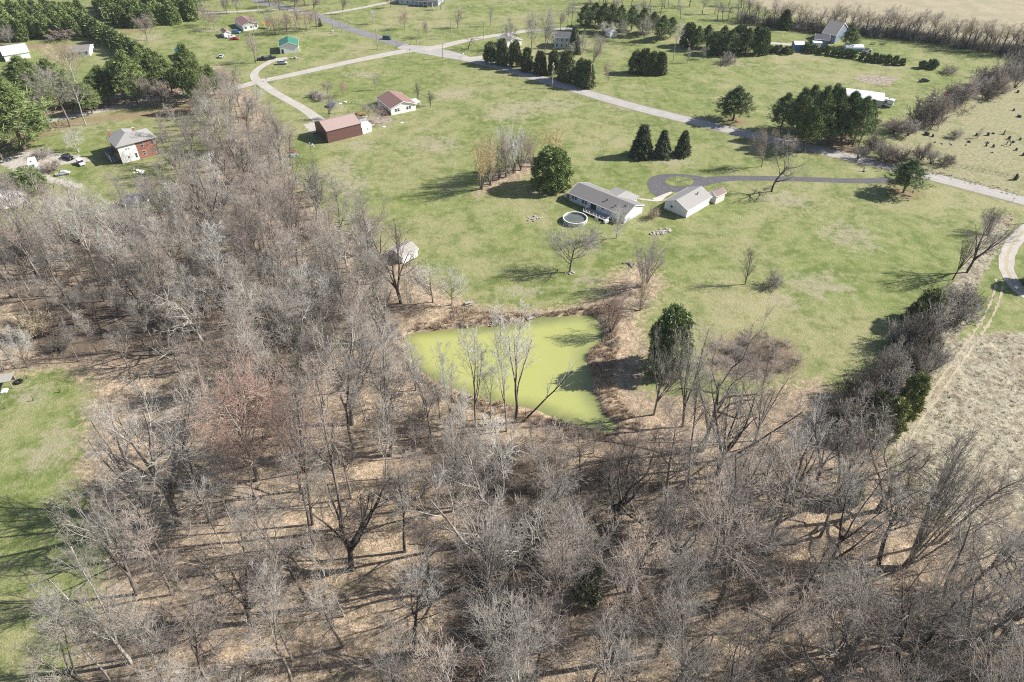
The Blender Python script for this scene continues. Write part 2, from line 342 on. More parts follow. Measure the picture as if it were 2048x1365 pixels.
# ------------------------------------------------------------------ roads and paths (thin sheets following the ground)
def smooth_line(pts, step=2.0):
    pts = [np.array(p, float) for p in pts]; out = []
    for i in range(len(pts)-1):
        p0 = pts[max(i-1, 0)]; p1 = pts[i]; p2 = pts[i+1]; p3 = pts[min(i+2, len(pts)-1)]
        n = max(2, int(np.linalg.norm(p2-p1)/step))
        for k in range(n):
            t = k/n; out.append(.5*((2*p1)+(-p0+p2)*t+(2*p0-5*p1+4*p2-p3)*t*t+(-p0+3*p1-3*p2+p3)*t**3))
    out.append(pts[-1]); return np.array(out)
def strip(name, px, width, mat, z, off=0.0, wob=.0, step=2.0, world=False, cross=1):
    L = smooth_line(px if world else [P(u, v) for u, v in px], step); T = np.gradient(L, axis=0); T /= np.linalg.norm(T, axis=1)[:, None]; Nn = np.stack([-T[:, 1], T[:, 0]], 1)
    w = np.full(len(L), width/2.0) if np.isscalar(width) else np.interp(np.linspace(0, 1, len(L)), np.linspace(0, 1, len(width)), width)/2
    r = np.random.default_rng(len(L)); a = L+Nn*(off+w+wob*r.standard_normal(len(L)))[:, None]; b = L+Nn*(off-w+wob*r.standard_normal(len(L)))[:, None]
    rows = [a+(b-a)*k/(cross) for k in range(cross+1)]
    V = np.concatenate([np.concatenate([q, (hfun(q[:, 0], q[:, 1])+z)[:, None]], 1) for q in rows]); n = len(L)
    F = np.concatenate([np.stack([np.arange(n-1)+k*n, np.arange(1, n)+k*n, np.arange(1, n)+(k+1)*n, np.arange(n-1)+(k+1)*n], 1)[:, ::-1] for k in range(cross)])
    return tag(link(name, np_mesh(name, V, [F], mat)), kind='structure')
ASPH_OLD = mk_gravel('weathered_chipseal', (.285, .27, .25), (.385, .37, .345))
ASPH_NEW = mk_gravel('newer_asphalt', (.16, .16, .165), (.22, .22, .225))
ASPH_DRIVE = mk_gravel('driveway_asphalt', (.085, .082, .09), (.125, .12, .125), 1.2)
GRAVEL = mk_gravel('pale_gravel', (.31, .285, .25), (.46, .43, .385))
CONC = mk_gravel('concrete', (.42, .38, .33), (.50, .46, .41))
DIRT = mk_gravel('worn_track', (.30, .26, .18), (.40, .35, .255), 3.0)
EDGE = mk_gravel('road_shoulder', (.17, .14, .095), (.26, .22, .15), 2.0)
PAINT = simple('faded_road_paint', (.55, .5, .35), .8)
MAIN = [(840,99),(900,111),(980,129),(1060,152),(1140,176),(1220,200),(1300,222),(1400,246),(1500,270),(1600,292),(1700,315),(1800,338),(1900,363),(2048,402),(2300,470)]
strip('road_shoulder', MAIN, 8.6, EDGE, .012, wob=.35)
strip('main_road', MAIN, 6.6, ASPH_OLD, .02)
strip('road_centre_line', MAIN, .14, PAINT, .026)
UP = [(470,-30),(520,3),(575,16),(640,36),(700,58),(760,77),(810,92),(850,101)]
strip('road_shoulder_far', UP, 8.0, EDGE, .008, wob=.3); strip('side_road_asphalt', UP, 6.2, ASPH_NEW, .016)
strip('gravel_road', [(850,99),(820,101),(770,110),(700,124),(620,142),(560,155),(520,163),(470,176),(420,184),(359,188),(290,203),(200,222),(113,240),(0,262),(-80,280)], [6.4,6.2,5.6,5.4,5.2,5.2,5.4,5.2,4.6,4.2,4.2,4.2], GRAVEL, .031)
strip('crossing_apron', [(800,93),(835,98),(880,106),(930,117)], [7,11,11,6.5], ASPH_OLD, .036)
strip('gravel_drive_east', [(850,98),(880,94),(925,83),(980,73),(1030,66),(1075,60),(1150,57)], [7,5.4,4.6,4.4,4.2], GRAVEL, .041)
strip('white_drive', [(925,117),(950,117),(985,112),(1020,103),(1035,96)], [5,5,5,6], GRAVEL, .046)
strip('farm_lane', [(518,163),(545,183),(580,203),(610,220),(640,242),(660,252)], [5,4.2,4.2,4.4,6], GRAVEL, .046)
strip('cottage_drive', [(516,165),(508,150),(520,136),(548,121),(575,117)], [4.5,3.6,3.6,4], GRAVEL, .051)
strip('far_drive', [(640,30),(718,17),(787,3),(840,-6)], 3.6, GRAVEL, .021)
strip('far_path', [(380,27),(450,25),(540,20),(600,22)], 3.0, GRAVEL, .021)
strip('far_house_drive', [(1520,84),(1560,88),(1595,90)], 4.0, GRAVEL, .021)
strip('ring_driveway', [(1790,362),(1767,361.6),(1702,362),(1610,359),(1519,357),(1464,357),(1428,360),(1402,366)], [5,3.8,3.6,3.6,3.8,4.0,5.5], ASPH_DRIVE, .022)
def px_sheet(name, px, mat, z, zoom=None):
    mb = MB(); q = [P(u, v) for u, v in px]
    if sum(q[i][0]*q[(i+1) % len(q)][1]-q[(i+1) % len(q)][0]*q[i][1] for i in range(len(q))) < 0: q = q[::-1]
    return tag(mb.poly(q, z).build(name, mat), kind='structure')
def z4(L): return [(1000+a/4.096, 300+b/4.096) for a, b in L]
px_sheet('turning_circle', z4([(1204,262),(1218,238),(1250,218),(1310,203),(1380,199),(1500,200),(1580,206),(1640,216),(1720,240),(1735,270),(1680,300),(1600,318),(1480,350),(1400,345),(1340,372),(1283,388),(1250,360),(1222,325),(1206,290)]), ASPH_DRIVE, .026)
ISL = GROUND
px_sheet('grass_island', z4([(1350,262),(1362,243),(1400,228),(1460,221),(1530,226),(1575,240),(1590,258),(1575,282),(1530,297),(1460,302),(1400,295),(1360,280)]), ISL, .060)
px_sheet('concrete_apron', z4([(1262,412),(1290,425),(1330,418),(1350,392),(1415,352),(1400,343),(1330,368),(1290,385),(1245,400)]), CONC, .045)
px_sheet('front_walk', z4([(1100,388),(1120,396),(1190,402),(1262,412),(1290,425),(1230,420),(1150,410)]), CONC, .040)
strip('curved_gravel_drive', [(2120,425),(2060,455),(2032,480),(2016,508),(2014,540),(2028,568),(2056,592),(2120,625)], 4.0, GRAVEL, .03, wob=.15)
strip('drive_worn_middle', [(2120,425),(2060,455),(2032,480),(2016,508),(2014,540),(2028,568),(2056,592),(2120,625)], 1.0, DIRT, .036, wob=.2)
TRK = [(2000,560),(1988,610),(1959,662),(1925,710),(1891,757),(1860,802),(1827,848),(1805,890)]
for s_ in (-.85, .85): strip('tyre_track', TRK, .55, DIRT, .05, off=s_, wob=.17, step=1.0)
TRK2 = [(1805,890),(1812,915),(1854,951),(1932,1013),(2010,1064),(2080,1110)]
for s_ in (-.8, .8): strip('tyre_track', TRK2, .6, DIRT, .06, off=s_, wob=.12, step=1.0)
# ------------------------------------------------------------------ bare trees: branches grown level by level as tapered tubes
def unit(a): return a/np.maximum(np.linalg.norm(a, axis=-1, keepdims=True), 1e-9)
def perp(d, rng):
    r = rng.standard_normal(d.shape); r -= (r*d).sum(-1, keepdims=True)*d; return unit(r)
def grow(rng, p0, d0, L, r0, K, wander, up, taper=.35):
    """polylines (N,K,3) and radii (N,K)"""
    n = len(p0); pts = np.zeros((n, K, 3)); pts[:, 0] = p0; d = unit(d0); st = L[:, None]/(K-1)
    for k in range(1, K):
        pts[:, k] = pts[:, k-1]+d*st; d = unit(d+wander*rng.standard_normal((n, 3))+np.array([0, 0, up]))
    rad = r0[:, None]*np.linspace(1, taper, K)[None]
    return pts, rad
def spawn(rng, pts, rad, per, t0, ang, angsd, ratio, lfun, K, wander, up, rscale=.6, rmin=.012, taper=.35, t1=1.0):
    N, Kp, _ = pts.shape; Lp = np.linalg.norm(np.diff(pts, axis=1), axis=2).sum(1)
    idx = np.repeat(np.arange(N), per); t = t0+(t1-t0)*((np.tile(np.arange(per), N)+rng.random(N*per))/per)
    s = np.clip(t, 0, .9999)*(Kp-1); k = s.astype(int); f = (s-k)[:, None]
    p = pts[idx, k]*(1-f)+pts[idx, k+1]*f; tan = unit(pts[idx, k+1]-pts[idx, k]); rp = rad[idx, k]*(1-f[:, 0])+rad[idx, k+1]*f[:, 0]
    q = perp(tan, rng); a = ang+angsd*rng.standard_normal(len(idx)); d = tan*np.cos(a)[:, None]+q*np.sin(a)[:, None]
    L = Lp[idx]*ratio*lfun(t)*(.65+.7*rng.random(len(idx)))
    return grow(rng, p, d, L, np.maximum(rp*rscale, rmin), K, wander, up, taper)
def tubes(pts, rad, s):
    """one open tube per polyline -> vertices, quads"""
    N, K, _ = pts.shape; t = unit(np.gradient(pts, axis=1)); ref = np.where(np.abs(t[..., 2:3]) > .9, np.array([1., 0, 0]), np.array([0, 0, 1.]))
    u = unit(np.cross(t, ref)); w = np.cross(t, u); a = 2*np.pi*np.arange(s)/s
    V = pts[:, :, None]+rad[:, :, None, None]*(u[:, :, None]*np.cos(a)[None, None, :, None]+w[:, :, None]*np.sin(a)[None, None, :, None])
    I = np.arange(N*K*s).reshape(N, K, s); J = np.roll(I, -1, 2)
    F = np.stack([I[:, :-1], J[:, :-1], J[:, 1:], I[:, 1:]], -1).reshape(-1, 4)
    return V.reshape(-1, 3), F
def merge(parts):
    Vs, Fs, b = [], [], 0
    for V, F in parts: Vs.append(V); Fs.append(F+b); b += len(V)
    return np.concatenate(Vs), np.concatenate(Fs)
one = lambda t: np.ones_like(t)
def bare(seed, H, kind='forest'):
    """returns (trunk V,F), (crown V,F), crown radius; a tree H metres tall standing at the origin"""
    g = np.random.default_rng(seed); z0 = np.zeros((1, 3))
    if kind == 'forest':      # tall stem, ascending limbs in the upper half
        p, r = grow(g, z0-[0, 0, .3], np.array([[.04*g.standard_normal(), .04*g.standard_normal(), 1]]), np.array([H*.93]), np.array([.013*H+.03]), 12, .045, .05, .16)
        a, ra = spawn(g, p, r, 17, .43, .60, .14, .31, lambda t: 1.25-.75*t, 7, .12, .10, .55, .03)
        t0, t1 = .15, .12; n2, n3, n4 = 6, 5, 3; up = .05
    elif kind == 'fork':      # splits low into several leaders
        p, r = grow(g, z0-[0, 0, .3], np.array([[.05, .05, 1]]), np.array([H*.30]), np.array([.021*H+.03]), 5, .06, .03, .8)
        b, rb = spawn(g, p, r, 6, .62, .50, .13, 2.25, one, 9, .07, .07, .70, .05, .3)
        a, ra = spawn(g, b, rb, 5, .25, .60, .15, .42, lambda t: 1.2-.6*t, 6, .12, .08, .55, .03)
        t0, t1 = .15, .1; n2, n3, n4 = 6, 5, 3; up = .04
    elif kind == 'round':     # open-grown broad crown
        p, r = grow(g, z0-[0, 0, .3], np.array([[.03, .03, 1]]), np.array([H*.78]), np.array([.018*H+.03]), 8, .06, .05, .25)
        a, ra = spawn(g, p, r, 19, .24, .95, .14, .66, lambda t: 1.15-.62*t, 8, .10, .09, .55, .035)
        t0, t1 = .2, .12; n2, n3, n4 = 7, 5, 4; up = .05
    elif kind == 'gnarly':    # heavy crooked spreading limbs
        p, r = grow(g, z0-[0, 0, .3], np.array([[.08, 0, 1]]), np.array([H*.55]), np.array([.022*H+.06]), 7, .13, .04, .5)
        b, rb = spawn(g, p, r, 9, .32, 1.0, .22, 1.05, lambda t: 1.1-.3*t, 10, .26, .07, .62, .06, .25)
        a, ra = spawn(g, b, rb, 5, .2, .80, .2, .40, lambda t: 1.2-.6*t, 6, .25, .05, .55, .03)
        t0, t1 = .1, .1; n2, n3, n4 = 5, 4, 3; up = .03
    elif kind == 'poplar':    # slim leaders with upright pale shoots
        p, r = grow(g, z0-[0, 0, .3], np.array([[.03, .02, 1]]), np.array([H*.5]), np.array([.010*H+.03]), 8, .04, .05, .6)
        b, rb = spawn(g, p, r, 4, .50, .34, .12, .95, one, 8, .06, .08, .7, .05, .25)
        a, ra = spawn(g, b, rb, 8, .20, .55, .15, .30, lambda t: 1.3-.7*t, 6, .10, .12, .5, .025)
        t0, t1 = .2, .15; n2, n3, n4 = 5, 4, 3; up = .10
    elif kind == 'upright':   # narrow flame-shaped yard tree
        p, r = grow(g, z0-[0, 0, .3], np.array([[0, 0, 1]]), np.array([H*.9]), np.array([.014*H+.02]), 8, .03, .04, .2)
        a, ra = spawn(g, p, r, 22, .16, .42, .10, .50, lambda t: 1.1-.75*t, 6, .06, .12, .5, .02)
        t0, t1 = .15, .15; n2, n3, n4 = 5, 4, 0; up = .10
    elif kind == 'vase':      # many stems from the ground, fanning out
        b, rb = grow(g, np.c_[g.normal(0, .25, (11, 2)), np.full(11, -.2)], np.c_[g.normal(0, .34, (11, 2)), np.ones(11)], np.full(11, H*.9)*g.uniform(.75, 1.1, 11), np.full(11, .010*H+.02), 9, .06, .05, .25)
        p, r = b[:1], rb[:1]; b2, rb2 = b[1:], rb[1:]
        a, ra = spawn(g, b, rb, 8, .3, .42, .12, .36, lambda t: 1.2-.6*t, 6, .10, .10, .5, .02)
        t0, t1 = .15, .1; n2, n3, n4 = 6, 4, 0; up = .07
    elif kind == 'bush':      # low dense round shrub
        b, rb = grow(g, np.c_[g.normal(0, H*.10, (16, 2)), np.full(16, -.1)], np.c_[g.normal(0, .75, (16, 2)), np.ones(16)], H*g.uniform(.6, 1.05, 16), np.full(16, .012*H+.01), 6, .12, .06, .4)
        p, r = b[:2], rb[:2]
        a, ra = spawn(g, b, rb, 8, .15, .7, .2, .50, lambda t: 1.2-.5*t, 5, .16, .05, .6, .014)
        t0, t1 = .1, .1; n2, n3, n4 = 5, 4, 0; up = .04
    tr = [tubes(p, r, 7)]
    if kind in ('fork', 'gnarly', 'poplar'): tr.append(tubes(b, rb, 5))
    if kind in ('vase', 'bush'): tr.append(tubes(b, rb, 4))
    cr = [tubes(a, ra, 4)] if kind not in ('vase', 'bush') else [tubes(a, ra, 3)]
    if kind in ('forest', 'round'): tr.append(cr.pop())
    c2, r2 = spawn(g, a, ra, n2, t0, .62, .2, .48, lambda t: 1.25-.6*t, 4, .14, up, .5, .0175, .6)
    cr.append(tubes(c2, r2, 3))
    c3, r3 = spawn(g, c2, r2, n3, .2, .65, .2, .60, lambda t: 1.2-.4*t, 3, .12, up, .75, .013, .7)
    cr.append(tubes(c3, r3, 3))
    if n4:
        c4, r4 = spawn(g, c3, r3, n4, .2, .65, .2, .62, one, 2, .1, up, .85, .0105, .7)
        cr.append(tubes(c4, r4, 3))
    T, C = merge(tr), merge(cr)
    # scale so that the highest twig stands at H
    k = H/np.percentile(C[0][:, 2], 99.7)
    T = (T[0]*[k, k, k], T[1]); C = (C[0]*[k, k, k], C[1])
    R_ = np.percentile(np.hypot(C[0][:, 0], C[0][:, 1]), 96)
    return T, C, R_
PROTO = {}
def proto(kind, n, H, seed0):
    for i in range(n):
        T, C, r = bare(seed0+i, H, kind)
        PROTO.setdefault(kind, []).append((np_mesh('trunk', T[0], [T[1]], B_GREY), np_mesh('crown', C[0], [C[1]], T_GREY), H, r))
proto('forest', 5, 19, 100); proto('fork', 3, 17, 200); proto('round', 3, 13, 300); proto('gnarly', 3, 17, 400)
proto('poplar', 3, 17, 500); proto('upright', 2, 8, 600); proto('vase', 3, 10, 700); proto('bush', 3, 3.2, 800)
for k in PROTO:
    for T, C, H, r in PROTO[k]: T.polygons.foreach_set('use_smooth', [True]*len(T.polygons))
def put_mat(o, m):
    o.material_slots[0].link = 'OBJECT'; o.material_slots[0].material = m
COUNT = {}
def place(kind, x, y, H, label=None, cat='tree', group=None, name=None, B=None, T=None, wid=None, lean=None, var=None, rz=None):
    """one tree: an Empty at the foot that parents trunk and crown"""
    L = PROTO[kind]; COUNT[kind] = COUNT.get(kind, 0)+1
    tm, cm, h0, r0 = L[(var if var is not None else random.randrange(len(L)))]
    s = H/h0; sx = s if wid is None else wid/2/r0
    sx = min(max(sx, s*.5), s*1.9)
    o = empty(name or dict(fork='forked_tree', round='spreading_tree', gnarly='crooked_tree', vase='many_stemmed_tree').get(kind, 'bare_tree'), (x, y, zat(x, y)-.05), 0, label, cat, group)
    o.rotation_euler = (lean[1] if lean else random.uniform(-.05, .05), lean[0] if lean else random.uniform(-.05, .05), random.uniform(0, 6.28) if rz is None else rz)
    o.scale = (sx, sx, s)
    a = link('trunk', tm, o); b = link('crown', cm, o); put_mat(a, B or B_GREY); put_mat(b, T or T_GREY)
    return o

# ------------------------------------------------------------------ evergreens: sprays of narrow leaves on whorled limbs
def sprays(g, cen, dr, size, m, width=.16, spread=.55):
    """m narrow triangles per tuft"""
    n = len(cen); C_ = np.repeat(cen, m, 0); D = np.repeat(dr, m, 0); Sz = np.repeat(size, m)
    d = unit(D+spread*g.standard_normal((n*m, 3))); L = (Sz*(.6+.7*g.random(n*m)))[:, None]
    q = perp(d, g)*width*L; b = C_+.18*L*g.standard_normal((n*m, 3))
    V = np.stack([b-q, b+q, b+d*L], 1).reshape(-1, 3)
    return V, np.arange(len(V)).reshape(-1, 3)
def evergreen(seed, kind):
    g = np.random.default_rng(seed); limbs = []
    if kind == 'pine':       # tall pine with plates of needles, bare lower stem
        H, Rm = 16.0, 4.6; cs, ds = [], []; P0, D0, LL = [], [], []
        for z in np.arange(4.0, 15.8, .62):
            f = (z-4)/11.8; rr = Rm*(1-f**1.6)**.8*(.8+.2*min(1, f*5)); n = 7 if f < .8 else 5
            for k in range(n):
                a = g.random()*6.283; L = rr*g.uniform(.55, 1.15); e = .12+.5*f
                P0.append((0, 0, z)); D0.append((cos(a), sin(a), e)); LL.append(max(L, .6))
        P0, D0, LL = np.array(P0, float), np.array(D0), np.array(LL)
        pts, rad = grow(g, P0, D0, LL, .03+.012*LL, 5, .08, .03, .3); limbs = [tubes(pts, rad, 3)]
        tp, tr_ = spawn(g, pts, rad, 9, .30, .75, .2, .34, lambda t: 1.25-.6*t, 2, .1, .10, .6, .015)
        cen = tp[:, 1]; dr = unit(tp[:, 1]-tp[:, 0]+[0, 0, .25]); size = g.uniform(.55, .95, len(cen)); m, w, sp = 12, .085, .75
    elif kind in ('spruce', 'arb', 'dome', 'cedar', 'shrubpine', 'far'):
        H, Rm, n, f0 = dict(spruce=(9., 2.5, 2100, 0), arb=(9., 2.4, 2200, 0), dome=(12.5, 5.6, 3600, 0), cedar=(7., 2.1, 1500, 0), shrubpine=(3., 1.7, 650, 0), far=(11., 3.4, 700, 0))[kind]
        t = g.random(n)**(.8 if kind != 'dome' else .9); a = g.random(n)*6.283; z = .25+t*(H-.3)
        prof = {'spruce': (1-t)**.85*(.92+.08*np.sin(t*55)), 'arb': np.sqrt(np.clip(1-(np.abs(t-.30)/.72)**2.0, 0, 1))*(1-.25*t), 'dome': np.sqrt(np.clip(1-(np.abs(t-.36)/.66)**2.2, 0, 1)),
                'cedar': np.sqrt(np.clip(1-(np.abs(t-.35)/.68)**1.8, 0, 1)), 'shrubpine': np.sqrt(np.clip(1-(np.abs(t-.40)/.62)**2.2, 0, 1)), 'far': (1-t**1.7)**.8}[kind]
        lob = 1+.15*np.sin(a*3+seed)*np.sin(t*9+seed)+.13*np.sin(a*7+t*17)+.11*np.sin(a*13-t*23); dep = g.random(n)**.45*.45+.58
        rr = Rm*prof*lob*dep; cen = np.stack([rr*np.cos(a), rr*np.sin(a), z], 1)
        upk = dict(spruce=-.10, arb=1.3, dome=.55, cedar=1.0, shrubpine=.8, far=.5)[kind]
        dr = unit(np.stack([np.cos(a), np.sin(a), np.full(n, upk)+.8*np.clip(t-.6, 0, 1)], 1)); base = dict(spruce=.62, arb=.60, dome=.80, cedar=.55, shrubpine=.5, far=1.05)[kind]
        if kind in ('dome', 'cedar', 'shrubpine', 'arb'):   # leafy clumps with gaps between them
            nc = dict(dome=150, cedar=70, shrubpine=26, arb=110)[kind]; sel = g.choice(n, nc, replace=False); cc = cen[sel]*[.95, .95, 1]; per = n//nc; k_ = np.repeat(np.arange(nc), per)
            rc = Rm*dict(dome=.20, cedar=.26, shrubpine=.34, arb=.24)[kind]*g.uniform(.6, 1.25, nc); ax = dr[sel]; vv = unit(g.standard_normal((len(k_), 3))+.75*ax[k_])
            cen = cc[k_]+vv*rc[k_][:, None]*g.uniform(.5, 1.0, len(k_))[:, None]*([1, 1, 1.9] if kind == 'arb' else [1.1, 1.1, .75]); dr = unit(vv+.5*ax[k_]); n = len(cen); cen[:, 2] = np.maximum(cen[:, 2], .1)
        size = base*g.uniform(.6, 1.4, n); m, w, sp = (8 if kind != 'far' else 7), .17, .75
        k = 22; P0 = np.stack([np.zeros(k), np.zeros(k), np.linspace(.06, .8, k)*H], 1); aa = g.random(k)*6.283
        pts, rad = grow(g, P0, np.stack([np.cos(aa), np.sin(aa), np.full(k, .4)], 1), np.full(k, Rm*.6)*(1-np.linspace(.1, .8, k)), np.full(k, .05), 3, .1, .05, .3); limbs = [tubes(pts, rad, 3)]
    V, F = sprays(g, cen, dr, size, m, w, sp)
    tp, tr_ = grow(g, np.array([[0, 0, -.3]]), np.array([[.02, .02, 1.]]), np.array([H*.93]), np.array([.016*H+.05]), 9, .02, .03, .12)
    T = merge([tubes(tp, tr_, 8)]+limbs)
    H = float(np.percentile(V[:, 2], 99.8)); Rm = float(np.percentile(np.hypot(V[:, 0], V[:, 1]), 98.5)); V[:, 2] = np.maximum(V[:, 2], 0)
    return np_mesh('trunk', T[0], [T[1]], B_BROWN), np_mesh('crown', V, [F], F_PINE), H, Rm
for kd, n in (('pine', 3), ('spruce', 2), ('arb', 2), ('dome', 2), ('cedar', 2), ('shrubpine', 2), ('far', 3)):
    PROTO[kd] = [evergreen(900+31*i+len(kd), kd) for i in range(n)]
def green(kind, u, v, tv, wpx, label, group=None, mat=None, name=None, cat='tree', H=None, xy=None):
    x, y = xy or P(u, v); H = H or top_z(u, v, tv); d = hypot(y*cos(TH)+HC*sin(TH), 0)
    w = wpx*d/FP if wpx else None
    defm = dict(pine=F_PINE, spruce=F_SPRUCE, arb=F_ARB, dome=F_DARKP, cedar=F_CEDAR, shrubpine=F_DARKP, far=F_PINE)[kind]
    return place(kind, x, y, H, label, cat, group, name or dict(pine='pine_tree', spruce='spruce_tree', arb='arborvitae', dome='pine_tree', cedar='cedar_tree', shrubpine='pine_shrub', far='pine_tree')[kind], B_BROWN, mat or defm, w, lean=(0, 0))
def tree(kind, u, v, tv, wpx, label, T=None, B=None, group=None, name=None, lean=None, cat='tree', var=None):
    x, y = P(u, v); d = y*cos(TH)+HC*sin(TH)
    return place(kind, x, y, top_z(u, v, tv), label, cat, group, name, B, T, wpx*d/FP if wpx else None, lean, var)

# evergreens, one by one
g_ = random.Random(5)
green('dome', 1102, 376, 296, 80, 'big round green pine behind the ranch house beside the willows', mat=F_PINE)
SP = 'spruces in the lawn above the turning circle'
green('spruce', 1282, 313, 250, 46, 'left and widest of the three spruces above the turning circle', SP)
green('spruce', 1323, 314, 261, 36, 'middle one of the three spruces above the turning circle', SP)
green('spruce', 1364, 311, 262, 34, 'right and shortest of the three spruces above the turning circle', SP)
green('pine', 1806, 386, 320, 84, 'broad pine alone between the driveway mouth and the road', mat=F_DARKP)
green('pine', 1466, 242, 174, 76, 'irregular open pine alone on the far verge of the road', mat=F_DARKP)
AR = 'arborvitae row beside the road'; ordn = ['first', 'second', 'third', 'fourth', 'fifth', 'sixth', 'seventh', 'eighth', 'ninth', 'tenth', 'eleventh', 'twelfth', 'thirteenth', 'fourteenth', 'fifteenth', 'sixteenth', 'seventeenth', 'eighteenth', 'nineteenth', 'twentieth']
for i, (u, v, t, w) in enumerate([(981,126,84,27),(1005,130,77,27),(1030,135,81,27),(1054,142,95,27),(1080,148,102,28),(1107,149,98,24),(1133,161,100,38),(1159,168,117,26),(1172,174,120,34)]):
    green('arb', u, v, t, w*1.06, f'{ordn[i]} arborvitae from the crossroads in the dark row beside the road', AR)
for i, (u, v, t, w) in enumerate([(1271,146,101,28),(1287,147,97,28),(1304,148,103,26),(1319,148,104,26)]):
    green('arb', u, v, t, w*1.15, f'{ordn[i]} from the left in the clump of four dark evergreens on open grass', 'clump of four dark evergreens', name='evergreen_bush')
green('spruce', 1148, 106, 52, 26, 'narrow spire evergreen against the right end of the two-storey house')
green('spruce', 1567, 58, 19, 30, 'lone dark conifer left of the grey gabled farmhouse', mat=F_DARKP)
green('pine', 1697, 96, 55, 44, 'pine right beside the grey gabled farmhouse', mat=F_DARKP)
PG = 'pine windbreak behind the two-storey house'
for i, (u, v, t, w) in enumerate([(1170,62,8,38),(1190,52,5,36),(1206,64,6,38),(1222,54,8,34),(1240,66,10,36),(1262,62,12,36),(1284,72,16,36),(1305,66,24,34),(1322,82,30,36),(1340,76,34,34)]):
    green('pine', u, v, t, w, f'{ordn[i]} from the left in the dark pine windbreak behind the two-storey house', PG, F_DARKP)
PG = 'pine grove left of the farmhouse drive'
for i, (u, v, t, w) in enumerate([(1375,92,46,34),(1392,100,52,34),(1412,96,50,34),(1428,108,64,36),(1444,96,52,34),(1458,110,58,40),(1474,100,50,36),(1490,110,56,38),(1506,104,52,34),(1520,109,56,30)]):
    green('pine' if i % 3 else 'dome', u, v, t, w, f'{ordn[i]} from the left in the pine grove left of the farmhouse drive', PG, F_DARKP)
PG = 'roadside pine group in front of the trailer'
for i, (u, v, t, w) in enumerate([(1560,262,186,60),(1588,275,176,58),(1610,258,170,56),(1625,290,172,58),(1650,262,168,60),(1655,287,176,56),(1680,286,182,56),(1692,266,186,56),(1705,294,192,56),(1722,280,200,50)]):
    green('pine', u, v, t, w, f'{ordn[i]} from the left in the tall dark roadside pines by the trailer', PG, F_DARKP)
green('pine', 1608, 300, 212, 58, 'lighter green pine at the front left of the roadside pine group', mat=F_PINE)
HS = 'clipped pine hedge below the farmhouse'
for i in range(3):
    green('shrubpine', 1534+i*20, 104+i*2, 88+i*2, 24, f'{ordn[i]} of the three low pines left of the blue shed', 'three low pines by the blue shed')
for i in range(15):
    u = 1612+i*13.6; v = 104+i*1.95
    green('shrubpine', u, v+g_.uniform(-1, 1), v-g_.uniform(14, 19), g_.uniform(13, 18), f'{ordn[i]} from the left in the long low pine hedge below the farmhouse', HS)
green('shrubpine', 1846, 137, 121, 22, 'left of two small low pines past the end of the hedge')
green('shrubpine', 1862, 138, 119, 24, 'right of two small low pines past the end of the hedge')
PL = 'pines around the brick house and lane'
for (u, v, t, w, s) in [(50,300,158,150,'huge bright green pine by the dirt drive left of the camper'),(-10,290,170,120,'bright green pine cut by the left edge of the photo'),(68,200,112,100,'dark green pine below the long white roofed shed'),(120,205,118,80,'pine between the white shed and the bare road trees'),
        (219,206,132,62,'bright pine above the lane left of the thin bare trunks'),(200,212,150,60,'lower pine at the left end of the lane pines'),(250,200,120,56,'pine second along the lane above the brick house'),(275,207,100,66,'tallest bright pine above the brick house'),(318,192,106,56,'pine above the lane beside the thin bare trunks'),(345,186,118,56,'pine left of the green roofed shed'),(368,190,128,50,'short pine in front of the green roofed shed'),(393,204,88,74,'tall broad pine at the right end of the lane pines'),(300,180,96,50,'pine standing behind the tallest lane pine'),
        (150,215,160,50,'smaller pine in the shade behind the bare road trees'),(20,232,150,80,'pine directly behind the huge bright green pine'),(95,228,140,60,'pine between the huge bright pine and the bare road trees'),(185,228,165,50,'short pine behind the rightmost bare road tree'),(235,172,120,44,'pine in the yard below the white cottage'),(430,190,128,44,'pine at the top of the wood strip by the lane'),(405,225,140,46,'dark lower pine at the wood corner beside the grey lane')]:
    green('pine', u, v, t, w, s, PL, F_PINE)
for i in range(13):
    f = i/12; u = 172+f*160; v = 62+f*92
    green('far', u, v, v-40-4*f, 38, f'{ordn[i]} from the top in the slanting pine row right of the white cottage', 'slanting pine row by the white cottage', F_DARKP if i % 3 else F_PINE)
def plantation(poly, step, label, group, n0):
    q = world_poly(poly); x0, y0 = q.min(0); x1, y1 = q.max(0); pts = []
    yy = y0
    while yy < y1:
        xx = x0
        while xx < x1:
            a, b = xx+g_.uniform(-1.2, 1.2), yy+g_.uniform(-1.2, 1.2)
            if sdist(np.array([a]), np.array([b]), q)[0] > 0: pts.append((a, b))
            xx += step
        yy += step
    pts.sort(key=lambda p: (p[1], p[0]))
    rows = {}
    for a, b in pts: rows.setdefault(round((b-y0)/step), []).append((a, b))
    for r, k in enumerate(sorted(rows)):
        row = sorted(rows[k])
        for i, (a, b) in enumerate(row):
            nm = 'front row' if r == 0 else f'{ordn[min(r, 19)]} row back'
            if r > 6: continue
            green('far', 0, 0, 0, 0, f'pine {ordn[min(i, 19)]} from the left, {nm}, {label}', group, F_PINE if g_.random() < .75 else F_DARKP, H=g_.uniform(10.5, 13), xy=(a, b))
plantation([(238,60),(200,22),(180,2),(225,-14),(385,-14),(396,8),(392,44),(300,56)], 6.6, 'plantation block behind the lone maple', 'pine plantation behind the lone maple', 0)
plantation([(-40,90),(50,82),(160,78),(158,60),(172,42),(185,30),(130,12),(60,14),(-60,40)], 6.6, 'plantation at the top left corner', 'pine plantation at the top left corner', 0)
green('dome', 1332, 738, 618, 90, 'single bushy green pine right of the pond', mat=F_HOL)
